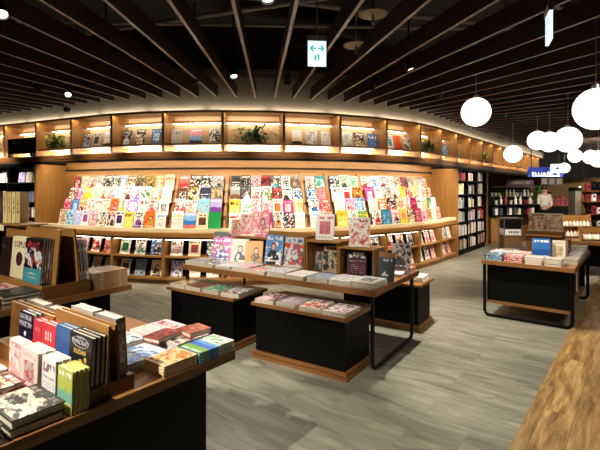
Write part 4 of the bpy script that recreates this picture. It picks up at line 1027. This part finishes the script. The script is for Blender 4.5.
for i in range(8):
    x = .35+i*.18; tall = i % 3
    kitem('bottle', [(0, 0), (.04, 0), (.042, .14), (.016, .2), (.014, .25), (0, .25)] if tall else [(0, 0), (.035, 0), (.05, .12), (0, .12)], ['whitecard', 'cream', 'red', 'terracotta'][i % 4], x, .2, 1.1205, f'{["white","cream","dark red","pale"][i%4]} {"bottle" if tall else "cup"}, {ordi(i+1)} from the left on top of the display case', 'bottle' if tall else 'cup')
# printer trolley in front of the counter
pt = PD(513, 243, 10.9); tr_ = empty('printer_trolley', 'small trolley with printer and brown carton, in front of the cafe counter', 'trolley', (pt.x, pt.y, 0), R_(-4))
mb = MB(); mb.box(-.20, .20, 0, .35, .06, .42); mb.build('carton', plain('brown_carton', hx('7a5a36'), .8), tr_)
mb = MB(); mb.box(-.19, .19, -.01, .35, .43, .58); mb.build('printer_base', M['whitecard'], tr_)
mb = MB(); mb.box(-.19, .19, -.01, .35, .58, .80); mb.build('printer_lid', M['black'], tr_)
mb = MB()
for sx in (-.22, .21): mb.box(sx, sx+.012, -.02, .0, 0, .84); mb.box(sx, sx+.012, .34, .36, 0, .84)
mb.box(-.22, .222, -.02, .36, .84, .855); mb.box(-.22, .222, -.02, .36, .42, .43); mb.build('frame', M['steel'], tr_)
mb = MB(); [mb.box(-.1+i*.05, -.07+i*.05, -.012, -.0105, .48, .53) for i in range(5)]; mb.build('control_marks', M['blackmetal'], tr_)
# maroon sign beam with pale script, hung over the back counter
mp = PD(521, 185.5, 17.7); mp.z = 1.66; ms = empty('sign_board', 'maroon sign board with pale script standing on top of the back bar', 'sign', mp, R_(8))
mb = MB(); mb.box(-.62, .56, 0, .04, .04, .26); mb.build('board', M['maroon'], ms)
scribble(ms, -.42, .40, .12, .19, -.001, 20, 'silverink', 12)
for x in (-.5, .45):
    mb = MB(); mb.tube([(x, .02, 0.001), (x, .02, .04)], .015, 8); mb.build('foot', M['blackmetal'], ms, True)
# back bar: shelving against the wall with many pale bottles
bb = PD(520, 222, 17.5); bbr = empty('back_bar', 'dark back bar shelving with pale bottles under the maroon sign', 'shelving', (bb.x, bb.y, 0), R_(8))
for z in (.9, 1.25, 1.628):
    mb = MB(); mb.box(-1.2, .72, 0, .35, z, z+.03); mb.build('shelf', M['oak_dark'], bbr)
mb = MB(); mb.box(-1.2, .72, .355, .38, 0, 1.66); mb.build('back_board', M['dark'], bbr)
mb = MB(); mb.box(-1.2, .72, 0, .35, 0, .9); mb.build('base_cabinet', M['black'], bbr)
for z, zn in ((.931, 'lower'), (1.281, 'upper')):
    for i in range(12):
        x = -1.1+i*.155; k = rg.choice((0, 1, 1))
        p = Vector((bb.x, bb.y, 0))+Vector((x*math.cos(R_(8))-.15*math.sin(R_(8)), x*math.sin(R_(8))+.15*math.cos(R_(8)), z))
        c = rg.choice(['whitecard', 'cream', 'oak', 'steel', 'red', 'terracotta'])
        mb = MB(); mb.lathe([(0, 0), (.045, 0), (.045, .15), (.018, .2), (.018, .26), (0, .26)] if k else [(0, 0), (.05, 0), (.06, .13), (0, .13)], 12)
        o = mb.build('bottle' if k else 'jar', M[c], smooth=True); o.location = p
        tag(o, f'{dict(whitecard="white",cream="cream",oak="amber",steel="grey",red="dark red",terracotta="stone-coloured")[c]} {"bottle" if k else "jar"}, {ordi(i+1)} from the left on the {zn} back bar shelf', 'bottle' if k else 'jar', 'bottles on the back bar')
# blue lit sign, menu boards, dark bulkhead
bs = PD(546, 172, 14.6)
bk_ = empty('lit_sign', 'blue lit shop sign with white script below the dark bulkhead', 'sign', bs, R_(-4))
mb = MB(); mb.box(-.56, .56, .02, .08, -.16, .16); mb.build('panel', M['bluesign'], bk_)
scribble(bk_, -.44, .46, -.12, .0, .019, 9, 'exitwhite', 21)
for x_ in (-.45, .45):
    mb = MB(); mb.tube([(x_, .05, .16), (x_, .05, 4.28-bs.z)], .015, 6); mb.build('hanger', M['blackmetal'], bk_, True)
sb = PD(558, 168.5, 14.0); lb_ = empty('lightbox_sign', 'small white rectangular light box hanging left of the far globes', 'sign', sb, R_(-10))
mb = MB(); mb.box(-.19, .16, 0, .08, -.13, .14); mb.build('panel', M['exitwhite'], lb_)
mb = MB(); mb.lathe([(0, 0), (.045, 0), (.045, .006), (0, .006)], 12); e = mb.build('emblem', M['darkink'], lb_); e.rotation_euler = (R_(90), 0, 0); e.location = (-.02, -.001, .0)
mb = MB(); mb.tube([(0, .04, .14), (0, .04, 4.28-sb.z)], .008, 6); mb.build('hanger', M['blackmetal'], lb_, True)
q = PD(575, 170, 19.0)
mb = MB(); mb.box(-2.5, 6, 0, .5, 2.05, 3.2); o = mb.build('wall_bulkhead_far', M['dark']); o.location = (q.x, q.y, 0); o.rotation_euler = (0, 0, R_(-6)); struct(o)
for i, px in enumerate((544.5, 552, 559.5)):
    q = PD(px, 181.5, 18.0); m_ = empty('menu_board', f'grey-green menu board, {("leftmost","middle","rightmost")[i]} of three below the blue sign', 'menu board', q, R_(-4), 'menu boards')
    mb = MB(); mb.box(-.13, .13, 0, .03, -.13, .15); mb.build('panel', M['taupe'], m_)
    mb = MB(); [mb.box(-.1, .1-.03*(k % 3), -.002, -.0005, -.08+k*.045, -.065+k*.045) for k in range(4)]; mb.build('text_lines', M['silverink'], m_)
    mb = MB(); mb.tube([(0, .015, .15), (0, .015, 4.28-q.z)], .006, 6); mb.build('hanger', M['blackmetal'], m_, True)
# far counter with red boxes
fc_ = PD(564, 222, 17.0); far = empty('far_counter', 'black counter behind the person with red boxes along its top', 'counter', (fc_.x, fc_.y, 0), R_(-6))
ztop = CAMZ-(205-H)*17/F
mb = MB(); mb.box(-.5, .62, 0, .6, 0, ztop-.04); mb.build('body', M['black'], far)
mb = MB(); mb.box(-.52, .64, -.02, .62, ztop-.04, ztop); mb.build('worktop', M['oak_dark'], far)
for i in range(6):
    mb = MB(); hh = .22+.05*((i*7) % 3); mb.box(-.075, .075, -.08, .08, 0, hh); mb.box(-.05, .05, -.0815, -.0805, hh*.45, hh*.7, 1)
    o = mb.build('carton', [M['red'], M['maroon']]); o.location = Vector((fc_.x, fc_.y, ztop+.001))+Matrix.Rotation(R_(-6), 3, 'Z') @ Vector((-.32+i*.17, .2, 0)); o.rotation_euler = (0, 0, R_(-6))
    tag(o, f'red carton on the black far counter, {ordi(i+1)} from the left', 'carton', 'red cartons on the far counter')
em = PD(552, 205, 16.8); mc_ = empty('coffee_machine', 'black coffee machine just right of the person', 'coffee machine', (em.x, em.y+.25, ztop+.001), R_(-6))
mb = MB(); mb.box(-.12, .12, 0, .22, 0, .06); mb.box(-.12, .12, .12, .22, .06, .4); mb.box(-.12, .12, 0, .22, .4, .5); mb.build('body', M['blackmetal'], mc_, bevel=.005)
mb = MB(); mb.tube([(0, .05, .4), (0, .05, .32)], .015, 8); mb.build('spout', M['steel'], mc_, True)
# hanging lamp with a pale drum shade
hp = PD(582.5, 188, 15.0); hl = empty('pendant_lamp', 'small pendant with a pale drum shade above the right counter', 'lamp', hp)
mb = MB(); mb.lathe([(.11, -.06), (.11, .06), (.105, .06), (.105, -.06)], 20); mb.build('shade', M['globe'], hl, True)
mb = MB(); mb.tube([(0, 0, .0), (0, 0, 4.28-hp.z)], .006, 6); mb.build('cord', M['blackmetal'], hl, True)
# olive column-like dispenser and right hand shelves of pale goods
oc = PD(582, 224, 13.5); dsp = empty('dispenser', 'olive grey dispenser column with a white slot, right of the red cartons', 'dispenser', (oc.x, oc.y, 0), R_(-4))
mb = MB(); mb.box(-.2, .2, 0, .4, 0, 1.5); mb.build('body', M['taupe'], dsp, bevel=.01)
mb = MB(); mb.box(-.2, .2, 0, .4, 1.501, 1.62); mb.build('cap', M['black'], dsp, bevel=.01)
mb = MB(); mb.box(-.02, .05, -.004, 0, 1.1, 1.42); mb.build('slot', M['whitecard'], dsp)
gx = PD(600, 222, 12.2); gs_ = empty('goods_shelf', 'tall shelf of pale goods at the right frame edge', 'shelf', (gx.x, gx.y, 0), R_(-8))
mb = MB(); mb.box(-.32, 1.0, .33, .36, 0, 1.75); mb.build('back_board', M['oak_dark'], gs_)
for z in (.5, .85, 1.2, 1.5):
    mb = MB(); mb.box(-.32, 1.0, 0, .33, z, z+.03); mb.build('shelf', M['oak_dark'], gs_)
for z, zn in ((.531, 'lowest'), (.881, 'second'), (1.231, 'third'), (1.531, 'top')):
    for i in range(6):
        c = rg.choice(['whitecard', 'cream', 'black', 'red', 'whitecard', 'steel']); hh = rg.uniform(.15, .26)
        mb = MB(); mb.box(-.05, .05, -.05, .05, 0, hh); mb.box(-.03, .03, -.0512, -.0505, hh*.4, hh*.7, 1)
        o = mb.build('box', [M[c], M['darkink']]); o.location = Vector((gx.x, gx.y, z))+Matrix.Rotation(R_(-8), 3, 'Z') @ Vector((-.24+i*.14, .14, 0)); o.rotation_euler = (0, 0, R_(-8))
        tag(o, f'{dict(whitecard="white",cream="cream",black="black",red="red",steel="grey")[c]} box, {ordi(i+1)} from the left on the {zn} shelf of the right-edge goods shelf', 'box', 'boxes on the goods shelf')
# greenery by the cafe
pp = PD(538, 205, 15.0)
pl = empty('potted_plant', 'green potted plant left of the person, behind the cafe counter', 'plant', (pp.x, pp.y, 0))
mb = MB(); mb.lathe([(0, 0), (.16, 0), (.2, .4), (.18, .4), (.17, .37), (0, .37)], 18); mb.build('pot', M['terracotta'], pl, True)
mb = MB(); mb.tube([(0, 0, .37), (.02, 0, .9), (0, .02, 1.4)], .02, 8); mb.build('stem', M['brownstem'] if 'brownstem' in M else M['oak_dark'], pl, True)
fb = MB(); r9 = random.Random(9)
for i in range(70):
    az = r9.uniform(0, 6.28); el = r9.uniform(-.4, 1.3); L = r9.uniform(.15, .34); o_ = Vector((0, 0, r9.uniform(1.0, 1.65)))
    d = Vector((math.cos(az)*math.cos(el), math.sin(az)*math.cos(el), math.sin(el)*.6)); sd = Vector((-math.sin(az), math.cos(az), .2))*.04
    fb.quad([o_, o_+d*L*.5-sd, o_+d*L+Vector((0, 0, -.04)), o_+d*L*.5+sd+Vector((0, 0, .01))])
fb.build('foliage', M['leaf'], pl, True)

# ------------------------------------------------------------------ the person
def skin_obj(name, verts, edges, radii, m, parent, sub=2):
    me = bpy.data.meshes.new(name); me.from_pydata(verts, edges, []); o = bpy.data.objects.new(name, me); COL.objects.link(o)
    sk = o.modifiers.new('skin', 'SKIN'); sk.use_smooth_shade = True
    for i, r in enumerate(radii):
        v = me.skin_vertices[0].data[i]; v.radius = r if isinstance(r, tuple) else (r, r); v.use_root = (i == 0)
    ss = o.modifiers.new('sub', 'SUBSURF'); ss.levels = sub; ss.render_levels = sub
    dg = bpy.context.evaluated_depsgraph_get(); me2 = bpy.data.meshes.new_from_object(o.evaluated_get(dg)); me2.name = name
    bpy.data.objects.remove(o); bpy.data.meshes.remove(me)
    o = bpy.data.objects.new(name, me2); COL.objects.link(o); me2.materials.clear(); me2.materials.append(M[m])
    for p in me2.polygons: p.use_smooth = True
    if parent: o.parent = parent
    return o
pp = PD(544.5, 240, 13.6)
# body skeleton: faces the camera, turned a little to the left, hands meeting in front of the waist
V = [(0,0,.92), (0,.0,1.08), (0,.01,1.24), (0,.015,1.36), (0,.01,1.43), (0,-.005,1.50), (0,-.01,1.56),
     (.145,.01,1.36), (.18,-.03,1.12), (.10,-.19,1.03), (.05,-.24,1.03),
     (-.145,.01,1.36), (-.18,-.03,1.12), (-.10,-.19,1.02), (-.05,-.24,1.02),
     (.09,0,.88), (.10,-.02,.48), (.10,.02,.07), (.11,-.13,.03),
     (-.09,0,.88), (-.10,-.01,.48), (-.10,.02,.07), (-.11,-.13,.03)]
E = [(0,1),(1,2),(2,3),(3,4),(4,5),(5,6),(3,7),(7,8),(8,9),(9,10),(3,11),(11,12),(12,13),(13,14),(0,15),(15,16),(16,17),(17,18),(0,19),(19,20),(20,21),(21,22)]
Rd = [(.13,.10),(.105,.085),(.12,.10),(.11,.09),.048,(.07,.085),(.072,.085),.05,.038,.028,.022,.05,.038,.028,.022,.08,.052,.036,.03,.08,.052,.036,.03]
body = skin_obj('person', V, E, Rd, 'skin', None)
tag(body, 'person in a white knit top and black trousers standing behind the cafe counter', 'person')
body.location = (pp.x, pp.y, 0); body.rotation_euler = (0, 0, R_(-14))
sw = skin_obj('sweater', [(0,0,1.0),(0,0,1.1),(0,.01,1.24),(0,.015,1.365),(.145,.01,1.365),(.182,-.03,1.12),(.112,-.175,1.035),(-.145,.01,1.365),(-.182,-.03,1.12),(-.112,-.175,1.025)],
     [(0,1),(1,2),(2,3),(3,4),(4,5),(5,6),(3,7),(7,8),(8,9)], [(.14,.115),(.122,.105),(.135,.115),(.122,.1),.058,.048,.04,.058,.048,.04], 'sweater', body)
skin_obj('trousers', [(0,0,.95),(.09,0,.86),(.10,-.02,.48),(.10,.02,.10),(-.09,0,.86),(-.10,-.01,.48),(-.10,.02,.10)], [(0,1),(1,2),(2,3),(0,4),(4,5),(5,6)], [(.15,.115),.092,.066,.055,.092,.066,.055], 'trouser', body)
mb = MB(); mb.ball(.088, 18, 12); h_ = mb.build('hair', M['hair'], body, True); h_.scale = (1.02, 1.05, 1.2); h_.location = (0, .06, 1.615)
for sx in (-1, 1):
    mb = MB(); mb.ball(.009, 8, 6); e_ = mb.build('eye', M['darkink'], body, True); e_.location = (sx*.03, -.088, 1.545)
mb = MB(); mb.ball(.012, 8, 6); e_ = mb.build('nose', M['skin'], body, True); e_.scale = (.8, 1.2, 1.5); e_.location = (0, -.095, 1.522)
mb = MB(); mb.ball(.018, 8, 6); e_ = mb.build('mouth', M['redink'], body, True); e_.scale = (1, .35, .35); e_.location = (0, -.082, 1.49)
for sx in (-1, 1):
    for k in range(5):
        a = (sx*.055, -.262, 1.04-k*.013) if k < 4 else (sx*.06, -.255, 1.05)
        mb = MB(); mb.tube([a, (a[0]-sx*.025, a[1]-.02, a[2]-.004), (a[0]-sx*.052, a[1]-.008, a[2]-.008)] if k < 4 else [a, (a[0]-sx*.015, a[1]-.015, a[2]+.018), (a[0]-sx*.03, a[1]-.02, a[2]+.02)], .0075, 8, 0, False, .006); mb.build('finger', M['skin'], body, True)

# ================================================================== LAMPS AND CEILING FITTINGS
gl = [(596, 109, 20.5, 'largest opal globe lamp, cut by the right frame edge'), (476, 112, 14.2, 'opal globe lamp hanging nearest the end of the plaster bulkhead, left of all the others'),
      (568, 139.6, 12.6, 'large opal globe lamp in the middle of the right-hand cluster'), (537.5, 140.5, 9.4, 'leftmost opal globe of the overlapping three'), (549.5, 142, 10, 'middle opal globe of the overlapping three'),
      (513, 154, 8.6, 'opal globe lamp hanging in front of the right end of the upper shelf'), (575, 156, 6.5, 'small opal globe just below the large middle one'), (590.5, 157, 7, 'small opal globe left of the one at the right edge'),
      (598.5, 159, 8.2, 'opal globe at the right edge, below the largest globe'), (564.5, 168, 5, 'smallest opal globe, beside the white light box'), (600, 172, 4.5, 'tiny far opal globe at the right edge under the others')]
for px, py, r, lb in gl:
    d = F*.2/r; p = PD(px, py, d); root = empty('globe_lamp', lb, 'lamp', p, 0, 'hanging opal globe lamps')
    mb = MB(); mb.ball(.2, 36, 20); mb.build('globe', M['globe'], root, True)
    mb = MB(); mb.lathe([(.0, .235), (.035, .235), (.035, .19), (.0, .19)], 14); mb.build('cap', M['steel'], root, True)
    mb = MB(); mb.tube([(0, 0, .235), (0, 0, 4.28-p.z)], .006, 8); mb.build('cord', M['steel'], root, True)
# exit signs
def exit_sign(px, py, d, rz, lb, w=.215, h=.33):
    p = PD(px, py, d); root = empty('exit_sign', lb, 'sign', p, R_(rz), 'lit exit signs')
    mb = MB(); mb.box(-w/2, w/2, -.012, .012, -h/2, h/2-.055); pn = mb.build('panel', M['exitwhite'], root)
    mb = MB(); mb.box(-w/2-.004, w/2+.004, -.022, .022, h/2-.055, h/2); mb.build('housing', M['duct'], root)
    mb = MB(); mb.tube([(0, 0, h/2), (0, 0, 4.28-p.z)], .008, 8); mb.build('rod', M['duct'], root, True)
    for sd in (-1, 1):
        mb = MB(); y = -.0128*sd
        def pq(pts): mb.quad([(x*w, y, z*h) for x, z in pts], 0)
        for sx in (-1, 1):
            pq([(sx*.06, .10), (sx*.26, .10), (sx*.26, .05), (sx*.06, .05)])
            pq([(sx*.41, .075), (sx*.25, .19), (sx*.19, .155), (sx*.29, .075)]); pq([(sx*.41, .075), (sx*.29, .075), (sx*.19, -.005), (sx*.25, -.04)])
        mb.build('arrows', M['exitgreen'], pn)
        mb = MB()
        pq([(-.15, -.32), (-.05, -.32), (-.05, -.15), (-.15, -.15)]); pq([(.02, -.30), (.08, -.34), (.12, -.2), (.05, -.18)]); pq([(.0, -.2), (.13, -.18), (.12, -.12), (.01, -.13)]); pq([(.13, -.26), (.16, -.28), (.14, -.2), (.11, -.2)])
        mb.build('running_figure', M['exitgreen'], pn)
exit_sign(317, 51, 4.35, 6, 'lit white and green exit sign with two arrows, facing the camera', .18, .30)
exit_sign(549, 25, 3.55, 69, 'lit exit sign seen almost edge-on at the upper right', .2, .28)
# track spotlights: black heads on stems, each with a real lamp in its mouth
def track(p, aim, lb, power, ang=70, blend=.6, on=True, color=(1, .82, .6), size=.04):
    root = empty('track_spotlight', lb, 'spotlight', p, 0, 'black track spotlights')
    d = (Vector(aim)-Vector(p)).normalized(); q = d.to_track_quat('-Z', 'Y').to_matrix().to_4x4()
    mb = MB(); mb.lathe([(0, .13), (.045, .12), (.05, 0), (.044, 0), (.04, .02)], 18); hd_ = mb.build('head', M['blackmetal'], root, True); hd_.rotation_euler = q.to_euler()
    mb = MB(); mb.lathe([(0, .021), (.04, .021)], 18); l_ = mb.build('lens', M['lens'], hd_)
    mb = MB(); b = -d*.08; mb.tube([b, (b.x, b.y, .18), (b.x, b.y, 4.28-p[2])], .012, 8); mb.build('stem', M['blackmetal'], root, True)
    if on:
        L = bpy.data.lights.new('spot', 'SPOT'); L.energy = power; L.spot_size = R_(ang); L.spot_blend = blend; L.color = color; L.shadow_soft_size = size
        lo = bpy.data.objects.new('spot', L); COL.objects.link(lo); lo.parent = hd_; lo.location = (0, 0, -.012)
    return root
# lamps washing the magazine wall, from the ceiling about a metre in front of it
WARM = (1, .86, .68)
for i, s in enumerate([-3.3, -2.2, -1.15, -.1, .95, 2.0, 3.1, 4.3, 5.4]):
    p = W(s, 1.15, 3.06); t = W(s, -.12, 1.0)
    track(p, t, f'black track spotlight aimed at the magazine wall, {ordi(i+1)} from the left', 265, 58, .9, color=WARM)
for s, e, lb in ((-5.2, 420, 'added black track spotlight brightening the left black bookcase'), (7.2, 200, 'added black track spotlight brightening the right black bookcase')):  # both heads are added to brighten the bookcases
    track(W(s, 1.3, 3.06), W(s, -.1, 1.1), lb, e*1.3, 66, .8, color=WARM)
# lamps over the tables and the floor
def PZ(px, py, z=2.97): return tuple(P(px, py, z))
spots = [((-1.7, .75, 2.95), (-.75, 1.85, .8), 520, 44, 'black track spotlight over the nearest table'),
         ((-2.9, 1.1, 2.95), (-2.1, 3.3, 1.0), 420, 46, 'black track spotlight over the second table'),
         ((-1.2, 2.3, 2.95), (-.5, 4.6, .9), 260, 54, 'black track spotlight in front of the middle table'),
         ((3.2, 3.0, 2.95), (2.9, 5.6, .6), 150, 62, 'black track spotlight over the right table'),
         ((2.5, 1.2, 2.95), (1.9, 3.2, 0), 110, 70, 'black track spotlight over the walkway in the foreground'),
         ((4.6, 7.6, 2.95), (4.4, 9.3, .3), 420, 84, 'black track spotlight over the far aisle by the black bookcase'),
         ((7.0, 10.5, 2.95), (7.2, 13.4, .9), 420, 80, 'black track spotlight over the cafe counter'),
         ((9.2, 12.0, 2.95), (9.6, 16.5, 1.2), 500, 90, 'black track spotlight over the far counter'),
         ((12.5, 13.0, 2.95), (12.6, 19.0, 1.4), 500, 90, 'added black track spotlight brightening the tan back wall'),  # extra head added to brighten the back wall
         (PZ(234, 77), (-.3, 4.2, .5), 230, 62, 'glowing track spotlight seen head-on above the fern bay'),
         (PZ(411, 70), (2.3, 4.5, 0), 520, 74, 'glowing track spotlight among the fins right of the exit sign'),
         (PZ(68, 95), (-2.3, 3.9, .9), 150, 50, 'glowing track spotlight at upper left near the dome camera'),
         (PZ(2, 15), (-1.1, 2.0, .8), 120, 48, 'glowing track spotlight cut by the top left frame edge'),
         (PZ(268, 1), (.1, 2.4, 0), 20, 56, 'glowing track spotlight at the top edge of the picture')]
for p, t, e, a, lb in spots: track(p, t, lb, e, a, .4, color=(1, .9, .76), size=.02)
# other ceiling fittings
dm = W(spx(70), .06, 3.02); cm = empty('dome_camera', 'small black dome camera on the plaster bulkhead at upper left', 'camera', dm)
mb = MB(); mb.ball(.06, 18, 10); mb.build('dome', M['black'], cm, True)
mb = MB(); mb.lathe([(.065, .03), (.065, .05), (0, .05)], 18); mb.lathe([(0, .03), (.065, .03)], 18); mb.build('base', M['duct'], cm, True)
for (px, py, d, lb) in ((356, 46, 5.0, 'round grey ceiling speaker plate right of the exit sign'), (373, 15, 4.4, 'round grey plate partly hidden behind a fin at the top')):
    p = PD(px, py, d); sp = empty('ceiling_plate', lb, 'ceiling plate', p)
    mb = MB(); mb.lathe([(0, 0), (.14, 0), (.145, .012), (0, .02)], 28); mb.build('plate', M['plaster'], sp, True)
    mb = MB(); mb.lathe([(0, -.09), (.018, -.09), (.014, 0), (0, 0)], 12); mb.build('nozzle', M['steel'], sp, True)
    mb = MB(); mb.tube([(0, 0, .02), (0, 0, 4.28-p.z)], .012, 8); mb.build('rod', M['duct'], sp, True)

# light strips under the cornice and the top board, plus an added bulkhead uplight
def strip(s0, s1, off, z, power, aim_out, aim_dn, w=.03, col=(1, .85, .64)):
    n = max(1, round((s1-s0)/1.0))
    for i in range(n):
        a, b = s0+(s1-s0)*i/n, s0+(s1-s0)*(i+1)/n; m = (a+b)/2
        L = bpy.data.lights.new('strip', 'AREA'); L.shape = 'RECTANGLE'; L.size = (b-a)*.95; L.size_y = w; L.energy = power*(b-a); L.color = col
        o = bpy.data.objects.new('strip_light', L); COL.objects.link(o); o.location = W(m, off, z)
        t = Wang(m); d = Vector((math.sin(t)*aim_out, -math.cos(t)*aim_out, aim_dn)).normalized()
        x = Vector((math.cos(t), math.sin(t), 0)); zz = -d; y = zz.cross(x).normalized()
        o.rotation_euler = Matrix((x, y, zz)).transposed().to_euler()
strip(S0+.1, S1-.1, -.10, 2.085, 9, -.7, -1)
strip(SA+.2, SB-.2, .03, 2.872, 1.2, -.1, 1, .05, (1, .88, .7))  # uplight added on the top board to brighten the bulkhead
strip(SA+.2, SB-.2, -.012, 2.832, 5.0, -.75, -1)
wd = bpy.data.worlds.new('world'); SC.world = wd; wd.use_nodes = True
wd.node_tree.nodes['Background'].inputs[0].default_value = (.9, .75, .6, 1); wd.node_tree.nodes['Background'].inputs[1].default_value = .012
bpy.context.view_layer.update()
